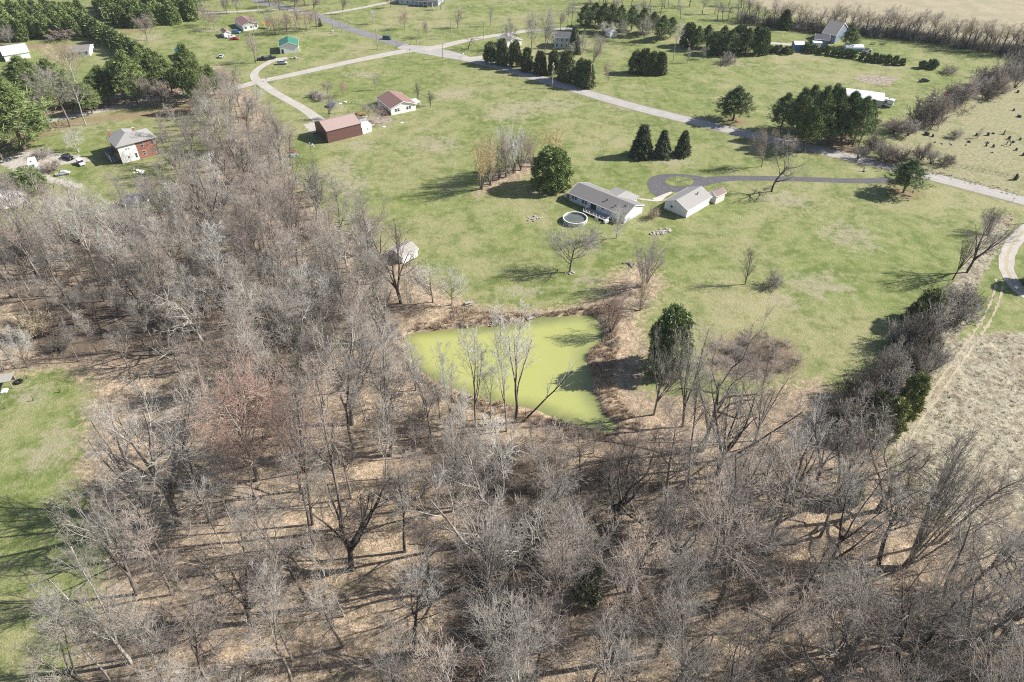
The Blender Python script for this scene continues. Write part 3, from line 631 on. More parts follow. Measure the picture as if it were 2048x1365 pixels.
for (u, v, t, w, s) in [(1846,640,572,64,'dark cedar at the top of the hedgerow clump'),(1820,655,598,50,'dark cedar on the lawn side of the hedgerow clump'),(1856,715,668,46,'low olive cedar in the middle of the hedgerow'),
        (1806,832,742,60,'upright olive cedar beside the tyre tracks'),(1770,870,792,72,'broad bright olive cedar lowest in the hedgerow'),(1745,835,775,50,'olive cedar half hidden by grey shrubs')]:
    green('cedar', u, v, t+8, w*.85, s, 'cedars in the hedgerow', F_CEDAR)
green('dome', 66, 385, 338, 66, 'light green pine below the parked camper', mat=F_HOL); green('dome', 28, 372, 345, 46, 'small pine at the left edge below the camper', mat=F_PINE)
green('dome', 2075, 570, 515, 60, 'evergreen inside the curve of the gravel drive', mat=F_DARKP)
green('arb', 2030, 360, 348, 0, 'small dark shrub on the churchyard verge', name='evergreen_bush'); green('spruce', 641, 53, 37, 8, 'tiny columnar evergreen beside the far road')
green('cedar', 1695, 1005, 965, 46, 'small green cedar under bare trees near the rough field', 'wood cedars'); green('cedar', 1172, 1205, 1125, 60, 'faint green young cedar low in the near wood', 'wood cedars', F_FAINT)
green('spruce', 2120, 215, 170, 50, 'conifer just past the churchyard whose shade falls on the grass', mat=F_DARKP)

# bare yard trees, one by one: kind, foot u v, top v, width px, label, twig, bark
YARD = [
 ('round',1140,545,450,110,'bare spreading tree with stone ring at its foot below the pool',T_GREY,B_GREY),
 ('round',1233,477,410,62,'small pale bare tree by the ranch house rear corner',T_PALE,B_PALE),
 ('upright',1187,484,452,22,'thin sapling on the lawn between pool and pond',T_GREY,B_GREY),
 ('vase',1290,571,470,96,'fan shaped bare tree beside the fire pit above the pond',T_GREY,B_GREY),
 ('upright',1490,569,495,34,'narrow dark bare tree alone on the right lawn',T_DARK,B_DARK),
 ('bush',1548,574,544,44,'tiny crooked shrub right of the narrow dark tree',T_GREY,B_GREY),
 ('gnarly',1543,384,268,104,'wide bare tree leaning over the ring driveway',T_GREY,B_DARK),
 ('round',1523,334,250,62,'bare tree with pinkish top beside the road verge',T_PINK,B_GREY),
 ('round',1570,312,268,52,'purplish bare tree right behind the road verge tree',T_PINK,B_DARK),
 ('fork',1934,545,412,100,'large bare tree at the top of the hedgerow strip',T_GREY,B_DARK),
 ('fork',1905,560,450,70,'bare tree with dark limbs left of the hedgerow strip',T_DARK,B_DARK),
 ('vase',1975,470,418,60,'brushy bare tree close to the road end of the strip',T_DARK,B_DARK),
 ('vase',963,378,268,70,'bare willow at the lower left of the willow row',T_WIL,B_GREY),('vase',980,370,262,60,'second bare willow from the left of the willow row',T_TAN,B_GREY),
 ('vase',997,360,256,56,'third bare willow from the left of the willow row',T_TAN,B_GREY),('vase',1012,355,252,56,'pale bare willow in the middle of the willow row',T_PALE,B_GREY),
 ('vase',1028,346,250,56,'pale bare willow right of the middle of the row',T_PALE,B_GREY),('vase',1042,341,258,50,'grey bare willow near the round pine',T_GREY,B_GREY),
 ('vase',1064,334,262,44,'slim bare willow right before the round pine',T_TAN,B_GREY),('vase',1104,318,246,62,'yellowish bare willow behind the round pine',T_WIL,B_GREY),
 ('upright',836,202,163,18,'slim bare columnar tree right of the brown-roofed white house',T_DARK,B_DARK),('upright',861,212,181,26,'low bare bush-like tree right of the columnar one',T_DARK,B_DARK),
 ('round',763,247,207,46,'bare tree in front of the brown-roofed white house',T_PINK,B_PALE),('round',737,235,203,36,'bare tree at the left corner of the brown-roofed white house',T_GREY,B_GREY),
 ('round',659,240,191,34,'bare tree beside the blue trampoline',T_GREY,B_DARK),('round',687,193,158,24,'reddish young bare tree in the field above the trampoline',T_RED,B_GREY),
 ('upright',751,181,145,16,'thin bare sapling alone in the field above the white house',T_PINK,B_GREY),('bush',640,200,184,34,'left bare shrub above the trampoline',T_GREY,B_GREY),('bush',630,194,180,26,'small bare shrub up-left of the trampoline',T_GREY,B_GREY),('round',655,190,160,28,'faint pink bare tree above the trampoline',T_PINK,B_GREY),
 ('round',810,59,17,26,'reddish bare tree on the lawn below the big blue-grey house',T_RED,B_GREY),('round',854,76,38,20,'small bare tree left of the side road sign',T_PINK,B_GREY),
 ('upright',916,57,13,30,'bare tree on the far lawn left of the slim one',T_PINK,B_GREY),('upright',981,53,9,14,'slim bare tree on the far lawn',T_GREY,B_GREY),('upright',746,49,20,18,'pale small bare tree on the far lawn near the bend',T_PALE,B_PALE),
 ('round',686,28,-12,22,'bare tree by the pale drive at the top',T_GREY,B_DARK),('round',781,16,-18,22,'bare tree left of the big blue-grey house',T_GREY,B_DARK),('round',881,20,-8,22,'bare tree right of the big blue-grey house',T_GREY,B_DARK),
 ('gnarly',937,100,54,44,'dark crooked orchard tree by the crossroads',T_TAN,B_DARK),('round',1021,99,31,34,'bare tree over the small garage beside the arborvitae row',T_GREY,B_GREY),
 ('round',1063,101,18,40,'tall bare tree left of the two-storey house',T_GREY,B_GREY),('round',1090,112,12,38,'tall bare tree in front of the two-storey house',T_GREY,B_GREY),('upright',1107,96,62,26,'low bare tree at the left wall of the two-storey house',T_GREY,B_GREY),
 ('forest',1143,54,0,24,'tall slim bare tree behind the two-storey house',T_GREY,B_DARK),('forest',1136,56,4,22,'slim bare tree left of the tallest behind the house',T_GREY,B_DARK),('round',1121,60,22,26,'brown bare tree behind the two-storey house roof',T_PINK,B_GREY),
 ('vase',1161,110,58,30,'bare tree right of the spire evergreen',T_GREY,B_GREY),('round',1144,112,84,24,'pale pink flowering tree before the two-storey house',T_PALE,B_GREY),('round',1184,139,72,36,'round bare tree with red tinted top at the row end',T_PINK,B_GREY),('round',1216,165,119,26,'small tan bare tree beyond the arborvitae row',T_TAN,B_GREY),
 ('round',1201,100,66,32,'bare tree left of the small white shed',T_GREY,B_GREY),('round',1203,72,42,26,'pale bare tree above left of the small white shed',T_PALE,B_GREY),('round',1218,72,43,26,'pale bare tree just over the small white shed',T_PALE,B_GREY),
 ('round',1248,81,37,26,'bare round tree before the pine windbreak, left one',T_GREY,B_GREY),('round',1287,86,28,38,'larger bare round tree before the pine windbreak',T_GREY,B_GREY),('forest',1346,123,36,28,'tall pale bare tree at the end of the windbreak',T_PALE,B_PALE),
 ('upright',1375,127,93,14,'slim bare sapling before the pine grove',T_GREY,B_GREY),('round',1407,118,91,24,'small round bare tree before the pine grove',T_GREY,B_GREY),('bush',1457,128,106,40,'rounded grey shrub at the foot of the pine grove',T_GREY,B_GREY),
 ('round',295,81,26,44,'lone reddish bare maple on the worn lawn by the plantation',T_PINK,B_GREY),('round',412,52,4,34,'bare tree left of the red-roofed house',T_PINK,B_GREY),('round',429,59,16,36,'bare tree next to the red-roofed house yard',T_PINK,B_GREY),
 ('round',475,27,-14,24,'bare tree above the red-roofed house',T_GREY,B_DARK),('round',454,28,-10,18,'small bare tree above the red-roofed house roof',T_GREY,B_DARK),('upright',449,23,-14,16,'thin bare tree further up behind the red roof',T_GREY,B_DARK),
 ('upright',512,126,62,36,'tall reddish bare tree beside the green-roofed garage cars',T_PINK,B_GREY),('round',508,64,26,26,'bare tree in front of the red-roofed house porch',T_PINK,B_GREY),
 ('round',149,162,78,66,'big bare tree in front of the white cottage',T_TAN,B_PALE),('round',118,150,86,46,'dark bushy bare tree left of the white cottage',T_TAN,B_GREY),
 ('forest',102,262,140,54,'leftmost of three bare trees at the shaded lane edge',T_GREY,B_GREY),('forest',141,254,134,60,'middle of three bare trees at the shaded lane edge',T_GREY,B_GREY),('forest',172,250,138,58,'rightmost of three bare trees at the shaded lane edge',T_GREY,B_PALE),
 ('round',156,303,260,44,'small pale bare tree on the lawn left of the brick house',T_PALE,B_PALE),('bush',122,78,52,70,'pinkish shrub mass above the white cottage',T_PINK,B_GREY),('bush',146,74,52,50,'grey shrub right of the pinkish shrub mass',T_GREY,B_GREY),('round',24,92,50,34,'bare tree behind the long white roofed shed',T_GREY,B_GREY),
 ('bush',83,316,296,48,'bare shrub beside the camper roof',T_GREY,B_GREY),('bush',107,342,318,50,'brownish shrub between camper and covered car',T_PINK,B_GREY),('bush',326,282,268,26,'small brown shrub by the brick house corner',T_GREY,B_GREY),
 ('bush',1895,147,131,38,'rounded leafless shrub past the hedge end',T_PINK,B_GREY),('bush',1908,277,258,28,'small shrub among the churchyard graves',T_GREY,B_GREY),('upright',1955,276,252,16,'thin brush growing round a grave',T_GREY,B_GREY),
 ('bush',1305,436,412,30,'brown shrub between the house and the garage',T_TAN,B_GREY),
 ('gnarly',413,702,545,176,'big gnarled sycamore with pale crooked limbs in a wood clearing',T_GREY,B_PALE),('gnarly',362,742,632,110,'pale sycamore with drooping limbs left of the red tree',T_GREY,B_PALE),
 ('round',516,962,722,215,'broad bare maple with orange-red budding crown',T_RED,B_GREY),('fork',359,1052,782,270,'huge grey beech at the edge of the left lawn',T_GREY,B_GREY),('forest',157,724,642,44,'slim bare tree beside the lean-to clearing, right one',T_GREY,B_GREY),('round',56,736,655,70,'pale bare tree directly behind the wooden lean-to',T_PALE,B_GREY),('forest',197,710,620,40,'slim bare tree in the middle of the left clearing',T_GREY,B_GREY),('forest',205,669,575,44,'bare tree leaning at the far side of the left clearing',T_GREY,B_DARK),('forest',249,665,560,50,'dark stemmed bare tree at the right of the left clearing',T_GREY,B_DARK),('fork',20,720,610,60,'bare tree at the left edge behind the lean-to',T_TAN,B_GREY),
 ('bush',75,672,625,90,'brown leafless thicket bush at the left edge of the clearing',T_TAN,B_GREY),('bush',125,700,668,60,'dark brush heap in the left clearing',T_DARK,B_DARK),('forest',110,640,545,50,'bare tree upper left of the clearing',T_GREY,B_GREY),('forest',310,700,600,60,'bare tree left of the gnarled sycamore',T_GREY,B_GREY),('fork',255,735,640,70,'bare tree at the lawn corner of the clearing',T_GREY,B_GREY),('forest',60,630,530,60,'bare tree at the left edge above the clearing',T_PINK,B_GREY),('fork',150,650,555,80,'forked bare tree at the back of the clearing',T_GREY,B_GREY),('fork',330,660,545,80,'forked bare tree up-left of the gnarled sycamore',T_GREY,B_GREY),
 ('round',602,985,765,150,'second reddish bare maple behind the slope trunks',T_RED,B_GREY),('fork',292,1015,810,150,'large grey tree leaning over the left lawn',T_GREY,B_GREY),
 ('fork',275,1190,960,150,'big bare tree at the lawn edge low on the left',T_GREY,B_GREY),('fork',262,1325,1100,160,'lowest big bare tree beside the left lawn',T_GREY,B_PALE),('gnarly',325,1110,900,150,'crooked heavy limbed tree behind the left lawn edge',T_GREY,B_GREY),
 ('forest',687,1060,728,150,'tall pink twigged tree left of the ravine',T_PINK,B_GREY),('forest',625,1052,770,110,'slender dark stemmed tree beside the red maple',T_GREY,B_DARK),
 ('round',866,607,522,84,'dense pale rounded tree below the wood shed',T_PALE,B_GREY),('round',904,612,532,70,'pale rounded tree at the lawn corner near the picnic table',T_PALE,B_GREY),
 ('round',742,624,502,90,'bare tree with straight stem in the shaded clearing',T_GREY,B_GREY),
 ('poplar',953,862,624,96,'pale poplar leaning left over the pond',T_PALE,B_GREY),('poplar',981,834,720,54,'small slim poplar between the pond poplars',T_PALE,B_GREY),('poplar',1013,862,612,70,'straightest tall poplar in front of the pond',T_PALE,B_GREY),
 ('poplar',1031,842,640,130,'right-hand poplar with long limbs over the pond',T_PALE,B_DARK),('poplar',866,890,662,80,'pale poplar at the left end of the pond bank',T_PALE,B_GREY),('poplar',903,900,684,70,'thin poplar second from the left of the pond bank',T_PALE,B_PALE),('poplar',928,958,776,70,'white stemmed poplar low on the pond bank',T_PALE,B_PALE),
 ('gnarly',1405,898,606,180,'large dark oak right of the pond',T_GREY,B_DARK),('fork',1434,948,690,210,'dark oak with long limbs reaching to the right',T_GREY,B_DARK),('fork',1308,828,652,90,'bare tree between the pond and the bushy pine',T_GREY,B_GREY),
 ('fork',1366,850,640,90,'upright bare tree at the near side of the bushy pine',T_GREY,B_DARK),('forest',1376,936,690,80,'thin dark tree left of the large dark oak',T_GREY,B_DARK),('fork',1512,880,720,110,'bare tree before the brushy hollow',T_GREY,B_DARK),
 ('fork',1634,962,792,180,'wide grey bare tree at the wood edge near the hedgerow',T_PALE,B_DARK),('vase',1220,668,596,56,'red twigged shrub tree on the right pond bank',T_RED,B_GREY),('vase',1280,622,556,44,'orange tinged brush above the pond',T_TAN,B_GREY),
 ('gnarly',1944,1174,975,190,'black gnarled tree at the right edge of the near wood',T_GREY,B_DARK),('vase',1811,1135,890,130,'many stemmed tree leaning to the rough field',T_GREY,B_GREY),('forest',1784,985,872,70,'leaning bare tree beside the dirt track bend',T_GREY,B_DARK),
 ('vase',1845,760,700,54,'small fan shaped bare tree beside the tyre tracks',T_GREY,B_DARK),
]
for k, u, v, t, w, lab, tw, bk in YARD:
    kk = dict(lean=(0, 0)) if k in ('upright',) else {}
    isb = k == 'bush'
    tree(k, u, v, t, w, lab, tw, bk, name='bare_shrub' if isb else dict(vase='willow_tree' if 'willow' in lab else None, poplar='poplar_tree').get(k), cat='shrub' if isb else 'tree', **kk)
for i, (u, v) in enumerate([(543,67),(551,70),(560,65),(575,69),(583,60),(595,66),(600,58),(614,63),(621,56),(634,58)]):
    tree('upright' if i % 2 else 'round', u, v, v-42, 26, f'{ordn[i]} from the left in the thin bare yard trees by the far road', T_TAN if i % 3 else T_PINK, B_GREY, 'thin bare trees by the far road')
for i, (u, v) in enumerate([(300,205),(308,208),(318,212),(326,207),(333,211),(340,213)]):
    tree('forest', u, v+6, v-52, 34, f'{ordn[i]} from the left of the thin dark trunks by the grey lane', T_PINK, B_DARK, 'thin dark trunks by the grey lane')
# right hedgerows: shrubs one by one
HB = [(1716,318,292,46),(1745,300,262,56),(1770,322,282,60),(1762,352-34,286,50),(1800,330,296,60),(1840,322,282,40),(1862,328,300,46),(1890,330,306,40),(1792,268,232,56),(1815,272,240,48),(1838,256,196,66),(1865,250,176,60),(1880,232,186,60),(1900,218,168,62),(1925,205,158,60),(1946,196,146,56),(1965,180,134,52),(1985,172,116,56),(2004,162,104,56),(2025,156,92,60),(2045,150,84,60),(2066,146,80,60),(1972,198,166,44),(2000,186,146,44),(2030,176,130,50)]
for i, (u, v, t, w) in enumerate(HB):
    tree('bush' if i % 3 else 'vase', u, v, t, w, f'{ordn[i % 20]} shrub {"from the road" if i < 8 else "climbing" if i < 20 else "near the top"} in the overgrown hedge beside the churchyard', [T_GREY, T_DARK, T_PINK][i % 3], B_DARK, 'overgrown hedge beside the churchyard', name='bare_shrub', cat='shrub')
HB = [(1912,640,590,60),(1895,625,572,56),(1925,620,575,50),(1862,650,590,56),(1842,690,640,60),(1820,700,628,64),(1800,690,640,50),(1866,738,690,50),(1830,738,688,54),(1790,735,690,44),(1770,760,700,54),(1748,790,730,60),(1782,800,740,60),(1722,830,770,60),(1700,800,752,50),(1760,830,778,50),(1690,860,800,60),(1668,840,790,56)]
for i, (u, v, t, w) in enumerate(HB):
    tree('bush', u, v, t-8, w*1.35, f'{ordn[i]} grey shrub down the hedgerow between lawn and tyre tracks', [T_GREY, T_GREY, T_DARK][i % 3], B_DARK, 'hedgerow between lawn and tyre tracks', name='bare_shrub', cat='shrub')
# far tree line before the stubble field
TL = 'tree line before the stubble field'
for i in range(64):
    f = i/63; u = 1478+f*600+g_.uniform(-4, 4); v = 40+f*72+4*sin(f*9)+g_.uniform(-2, 2); h = g_.uniform(36, 56)+16*f
    where = ['left part', 'middle part', 'right part', 'far right end'][i//20]
    tree(g_.choice(['forest', 'fork', 'forest']), u, v, v-h, g_.uniform(26, 40)+10*f, f'{ordn[i % 20]} tree from the left, {where} of the tree line by the stubble field', g_.choice([T_PINK, T_GREY, T_TAN]), B_DARK, TL)
FW = sorted(1180+g_.random()*330 for _ in range(34)); FW = FW[:17]+FW[:16:-1]
for i in range(34):
    u = FW[i]; v = 2+g_.random()*36+(u-1180)*.03
    tree('forest', u, v, v-g_.uniform(30, 44), 26, f'{ordn[i % 17]} bare tree from the {"left" if i < 17 else "right"} in the far wood above the pine windbreak', g_.choice([T_PINK, T_GREY, T_GREY]), B_DARK, 'far wood above the pine windbreak')
for i, (u, v) in enumerate([(410,2),(430,-6),(500,-8),(540,8),(560,-4),(590,12),(610,6),(628,16),(640,4),(560,16),(600,-6)]):
    tree('round', u, v+6, v-30, 34, f'{ordn[i]} pink-brown tree of the thicket at the very top by the far road', T_PINK if i % 2 else T_RED, B_DARK, 'thicket at the very top by the far road')

# ------------------------------------------------------------------ the near wood: trees one by one over the litter
def inside(x, y, polys): return any(sdist(np.array([x]), np.array([y]), q)[0] > 0 for q in polys)
WD = [world_poly(q) for q in [
 [(-260,470),(20,455),(120,440),(220,470),(300,430),(345,370),(350,330),(420,215),(450,170),(480,195),(545,250),(585,330),(640,405),(690,450),(745,500),(790,560),(850,620),(800,660),(780,700),(700,700),(560,720),(480,690),(300,640),(180,600),(60,600),(-200,640)],
 [(560,720),(760,700),(810,760),(880,810),(985,850),(1080,880),(1230,900),(1500,900),(1640,900),(1790,1000),(2000,1150),(2400,1400),(2300,1900),(-60,2000),(110,1500),(240,1310),(335,1150),(370,1000),(370,860),(420,800),(470,760)]]]
LAWN = world_poly([(330,700),(180,740),(-300,760),(-300,1700),(60,1450),(180,1290),(260,1120),(210,900),(300,760)])
def to_px(x, y, z=0.0):
    Z_ = z-HC; d = y*cos(TH)-Z_*sin(TH); return 1024+FP*x/d, 682.5-FP*(y*sin(TH)+Z_*cos(TH))/d
pr = random.Random(11); pts = []
taken = [P(u, v) for k, u, v, *_ in YARD]+[P(u, v) for u, v in ((790, 540), (805, 545), (820, 535), (835, 530), (820, 560), (845, 550), (800, 575), (830, 580), (780, 560))]
def sep(x, y, d, L): return all((x-a)**2+(y-b)**2 > d*d for a, b in L)
cand = 0
SLP = world_poly([(380,900),(520,880),(700,900),(860,960),(930,1180),(900,1365),(860,1700),(500,1700),(420,1365),(330,1150)])
def SLOPE(u, v): return inside(*P(u, v), [SLP])
while cand < 30000 and len(pts) < 300:
    cand += 1
    x = pr.uniform(-150, 125); y = pr.uniform(18, 335)
    if not inside(x, y, WD): continue
    # thinner on the sunlit litter slope left of the ravine
    u_, v_ = to_px(x, y); open_ = SLOPE(u_, v_); d = 8.8 if open_ else 5.6 if y > 140 else 7.2
    if sep(x, y, d, pts) and sep(x, y, 4.5, taken): pts.append((x, y))
LM = [(110,520,'left edge thicket'),(300,520,'grey wood below the brick house'),(330,440,'wood edge under the brick house lawn'),(450,330,'wood strip right of the brick house'),(470,220,'narrow top of the wood near the lane'),(560,300,'wood edge facing the brown barn'),
      (560,450,'upper wood in front of the big field'),(700,520,'wood left of the white wood shed'),(560,600,'middle of the left wood'),(720,680,'wood behind the red maple'),(180,600,'wood above the sunlit left clearing'),(860,780,'thicket left of the pond poplars'),
      (700,860,'slope between red maple and pond'),(600,1000,'open litter slope below the red maple'),(760,1080,'open litter slope left of the ravine'),(950,1000,'dark ravine below the poplars'),(1150,950,'wood just below the pond tip'),(300,1200,'wood edge by the lower left lawn'),
      (560,1250,'lower litter slope'),(250,1380,'bottom left corner'),(800,1330,'bottom edge left of the ravine'),(1000,1250,'dark ravine bottom'),(1200,1150,'near wood below the pond tip'),(1350,1050,'slope under the dark oaks'),(1500,1000,'wood right under the dark oaks'),
      (1550,1150,'thicket in the lower right wood'),(1250,1330,'bottom edge near the young cedar'),(1500,1330,'bottom edge thicket'),(1750,1250,'lower right thicket'),(1900,1350,'bottom right corner'),(480,850,'wood around the red maple crown'),(2000,1250,'right edge by the rough field')]
KW = {T_GREY: 'grey', T_PINK: 'pinkish', T_PALE: 'pale', T_DARK: 'dark', T_RED: 'reddish'}
KD = dict(forest='tall slim', fork='forked', round='round crowned', gnarly='crooked', poplar='slender')
spec = []
for x, y in pts:
    u, v = to_px(x, y); dark = 840 < u < 1300 and v > 880
    k = pr.choices(['forest', 'fork', 'round', 'gnarly', 'poplar'], [8, 2.4, 1.0, .9, .9])[0]
    tw = pr.choices([T_GREY, T_PINK, T_PALE, T_DARK], [6, 2.0, .7 if v < 850 else .08, 1.4])[0]; bk = {T_GREY: pr.choice([B_GREY, B_GREY, B_GREY, B_GREY, B_DARK, B_PALE]), T_PINK: B_GREY, T_PALE: B_PALE, T_DARK: B_DARK}[tw]
    H = pr.uniform(.72, 1.08)*np.interp(v, [180, 330, 500, 700, 900, 1300], [15, 19, 23, 26, 31, 33])*(1.0 if k != 'round' else .75)*(.85 if k == 'gnarly' else 1)
    def cap(H): # keep the pond, the hollow and the clearings open as seen from above
        for u0, u1, vmin in ((800, 1250, 835), (1250, 1620, 800), (380, 640, 790), (1620, 2100, 830), (760, 930, 705), (150, 350, 340)):
            if u0 < u < u1 and v > vmin and (vmin != 705 or v < 900) and (vmin != 340 or v < 480): H = min(H, top_z(u, v, vmin+pr.uniform(0, 70 if vmin != 340 else 25)))
        return max(H, 7)
    if v > 840 or (760 < u < 930 and v > 700) or (150 < u < 350 and 330 < v < 480): H = cap(H)
    if u < 470 and v > 950: H *= .78
    if SLOPE(u, v): k = pr.choice(['forest', 'forest', 'forest', 'forest', 'poplar', 'fork']); H *= pr.uniform(.75, 1.05); bk = pr.choice([B_DARK, B_GREY, bk])
    lmk = min(LM, key=lambda q: (q[0]-u)**2+((q[1]-v)*1.2)**2)[2]
    spec.append([x, y, u, v, k, tw, bk, H, lmk])
grp = {}
for s in spec: grp.setdefault((s[8], s[4], s[5].name), []).append(s)
for key, L in grp.items():
    L.sort(key=lambda s: s[2])
    for i, s in enumerate(L):
        rank = '' if len(L) == 1 else ', the left one' if len(L) == 2 and i == 0 else ', the right one' if len(L) == 2 else f', {ordn[min(i, 19)]} from the left'
        place(s[4], s[0], s[1], s[7], f'{KD[s[4]]} {KW[s[5]]} tree in {s[8]}{rank}'.replace('wood edge under the brick house lawn', 'wood edge under the brick house').replace(' from the left', ' from left'), 'tree', 'bare trees of the near wood', 'poplar_tree' if s[4] == 'poplar' else None, s[6], s[5],
              lean=(pr.gauss(0, .055), pr.gauss(0, .055)))
# the slimmer trees standing between those, past what one could tell apart: one object
SL = []
for i in range(5):
    g = np.random.default_rng(60+i); p, r = grow(g, np.array([[0, 0, -.3]]), np.array([[.05*g.standard_normal(), .05*g.standard_normal(), 1]]), np.array([17.]), np.array([.15]), 9, .05, .04, .15)
    a, ra = spawn(g, p, r, 16, .25, .65, .2, .30, lambda t: 1.25-.75*t, 5, .12, .10, .55, .03); c_, rc = spawn(g, a, ra, 8, .15, .62, .2, .5, lambda t: 1.2-.5*t, 3, .12, .05, .7, .018, .7); d_, rd = spawn(g, c_, rc, 5, .2, .6, .2, .6, one, 2, .1, .05, .9, .014, .7)
    SL.append(merge([tubes(p, r, 5), tubes(a, ra, 3), tubes(c_, rc, 3), tubes(d_, rd, 3)]))
# saplings and understory twigs that nobody could count: one object
def brush_proto(seed, H, n=9):
    g = np.random.default_rng(seed)
    b, rb = grow(g, np.c_[g.normal(0, .35, (n, 2)), np.full(n, -.1)], np.c_[g.normal(0, .5, (n, 2)), np.ones(n)], H*g.uniform(.5, 1.05, n), np.full(n, .028), 5, .10, .06, .45)
    a, ra = spawn(g, b, rb, 6, .2, .6, .2, .5, lambda t: 1.2-.5*t, 3, .14, .05, .8, .015, .7)
    c, rc = spawn(g, a, ra, 3, .2, .6, .2, .55, one, 2, .1, .05, .9, .014, .7)
    return merge([tubes(b, rb, 3), tubes(a, ra, 3), tubes(c, rc, 3)])
def scatter(name, protos, spots, mat, kind='stuff'):
    """every spot (x, y, scale, zscale) gets a turned copy of a small plant; all in one mesh"""
    Vs, Fs, b = [], [], 0; g = np.random.default_rng(len(spots))
    xs = np.array(spots); zs = hfun(xs[:, 0], xs[:, 1])
    for (x, y, s, sz), z in zip(spots, zs):
        V, F = protos[g.integers(len(protos))]; a = g.random()*6.283; c, n = cos(a), sin(a)
        Q = np.stack([(V[:, 0]*c-V[:, 1]*n)*s+x, (V[:, 0]*n+V[:, 1]*c)*s+y, V[:, 2]*sz+z], 1)
        Vs.append(Q); Fs.append(F+b); b += len(V)
    V = np.concatenate(Vs); F = np.concatenate(Fs)
    return tag(link(name, np_mesh(name, V, [F], mat)), kind=kind)
BR = [brush_proto(50+i, 2.6) for i in range(7)]
sp_grey, sp_pink, sp_dark = [], [], []
slim = []
for _ in range(9000):
    x = pr.uniform(-150, 125); y = pr.uniform(18, 335)
    if len(slim) < 230 and (y > 118 or pr.random() < .6) and inside(x, y, WD) and not (SLOPE(*to_px(x, y)) and pr.random() < .75) and sep(x, y, 2.2, pts) and sep(x, y, 3, taken) and sep(x, y, 4.0, [q[:2] for q in slim]):
        v = to_px(x, y)[1]; s = float(np.interp(v, [180, 330, 500, 700, 900, 1300], [.65, .75, 1.0, 1.1, 1.2, 1.25]))*pr.uniform(.6, 1.05)*(.5 if 800 < to_px(x, y)[0] < 1620 and v > 830 else 1); slim.append((x, y, s*.9, s))
thick = [(world_poly([(820,860),(1010,880),(1230,900),(1330,960),(1250,1100),(1130,1200),(1080,1365),(1200,1500),(800,1500),(900,1300),(900,1100),(830,1000)]), .8),
         (world_poly([(1250,1100),(1400,1080),(1700,1080),(1900,1200),(2048,1250),(2300,1500),(1100,1600),(1150,1300)]), .34),
         (world_poly([(600,560),(780,560),(800,700),(900,790),(1000,860),(840,900),(740,800),(600,720),(480,650)]), .34),
         (world_poly([(200,470),(560,330),(700,500),(600,720),(300,620),(0,600),(-100,460)]), .20),
         (world_poly([(1190,640),(1215,600),(1250,560),(1310,560),(1310,620),(1240,660),(1225,720),(1190,700)]), .45),
         (world_poly([(1415,705),(1455,675),(1520,670),(1580,692),(1603,720),(1575,748),(1500,760),(1430,745)]), 1.1)]
gg = np.random.default_rng(77)
for poly, dens in thick:
    x0, y0 = poly.min(0); x1, y1 = poly.max(0); n = int((x1-x0)*(y1-y0)*dens*.16)
    xs = gg.uniform(x0, x1, n); ys = gg.uniform(y0, y1, n); ok = (sdist(xs, ys, poly) > 0) & (sdist(xs, ys, PW) < -1.5)
    low = .45 if dens in (1.1, .45) else 1.0
    for x, y in zip(xs[ok], ys[ok]): (sp_dark if dens == .8 and gg.random() < .45 else sp_grey if gg.random() < .5 else sp_pink if gg.random() < .4 else sp_dark).append((x, y, gg.uniform(.7, 1.5), gg.uniform(.6, 1.8)*low))
n = 1500; xs = gg.uniform(-130, 110, n); ys = gg.uniform(30, 250, n)
for x, y in zip(xs, ys):
    if inside(x, y, WD) and not (inside(x, y, [SLP]) and gg.random() < .8): (sp_grey if gg.random() < .5 else sp_pink).append((x, y, gg.uniform(.6, 1.1), gg.uniform(.5, 1.2)))
for i in range(420):
    f = gg.random(); x, y = P(1478+f*640, 40+f*76+4*sin(f*9)); (sp_grey if i % 2 else sp_dark).append((x+gg.normal(0, 2), y+gg.normal(0, 3), gg.uniform(1.2, 2.2), gg.uniform(1, 2.2)))
scatter('woods', SL, slim, T_GREY); scatter('undergrowth', BR, sp_grey, T_GREY); scatter('undergrowth', BR, sp_pink, T_PINK); scatter('undergrowth', BR, sp_dark, T_DARK)
# tussocks of rough dry grass, reeds round the pond, brushy verges
def tuft(seed, n, h, spread, w=.05):
    g = np.random.default_rng(seed); a = g.random(n)*6.283; r = g.random(n)**.5*.28; b = np.stack([r*np.cos(a), r*np.sin(a), np.zeros(n)-.05], 1)
    d = unit(np.stack([np.cos(a)*spread*g.random(n), np.sin(a)*spread*g.random(n), np.ones(n)], 1)); L = h*g.uniform(.5, 1.1, n)[:, None]; q = perp(d, g)*w
    V = np.stack([b-q, b+q, b+d*L], 1).reshape(-1, 3); return V, np.arange(len(V)).reshape(-1, 3)
M_DRY = bark('dry_grass_blades', (.34, .29, .19), (.54, .48, .34)); M_REED = bark('dead_reeds', (.50, .38, .27), (.66, .54, .42)); M_MOUND = bark('bleached_tussocks', (.38, .335, .235), (.58, .53, .39))
TU = [tuft(10+i, 26, .55, 1.5, .05) for i in range(5)]; RE = [tuft(30+i, 26, 1.5, .5, .035) for i in range(5)]
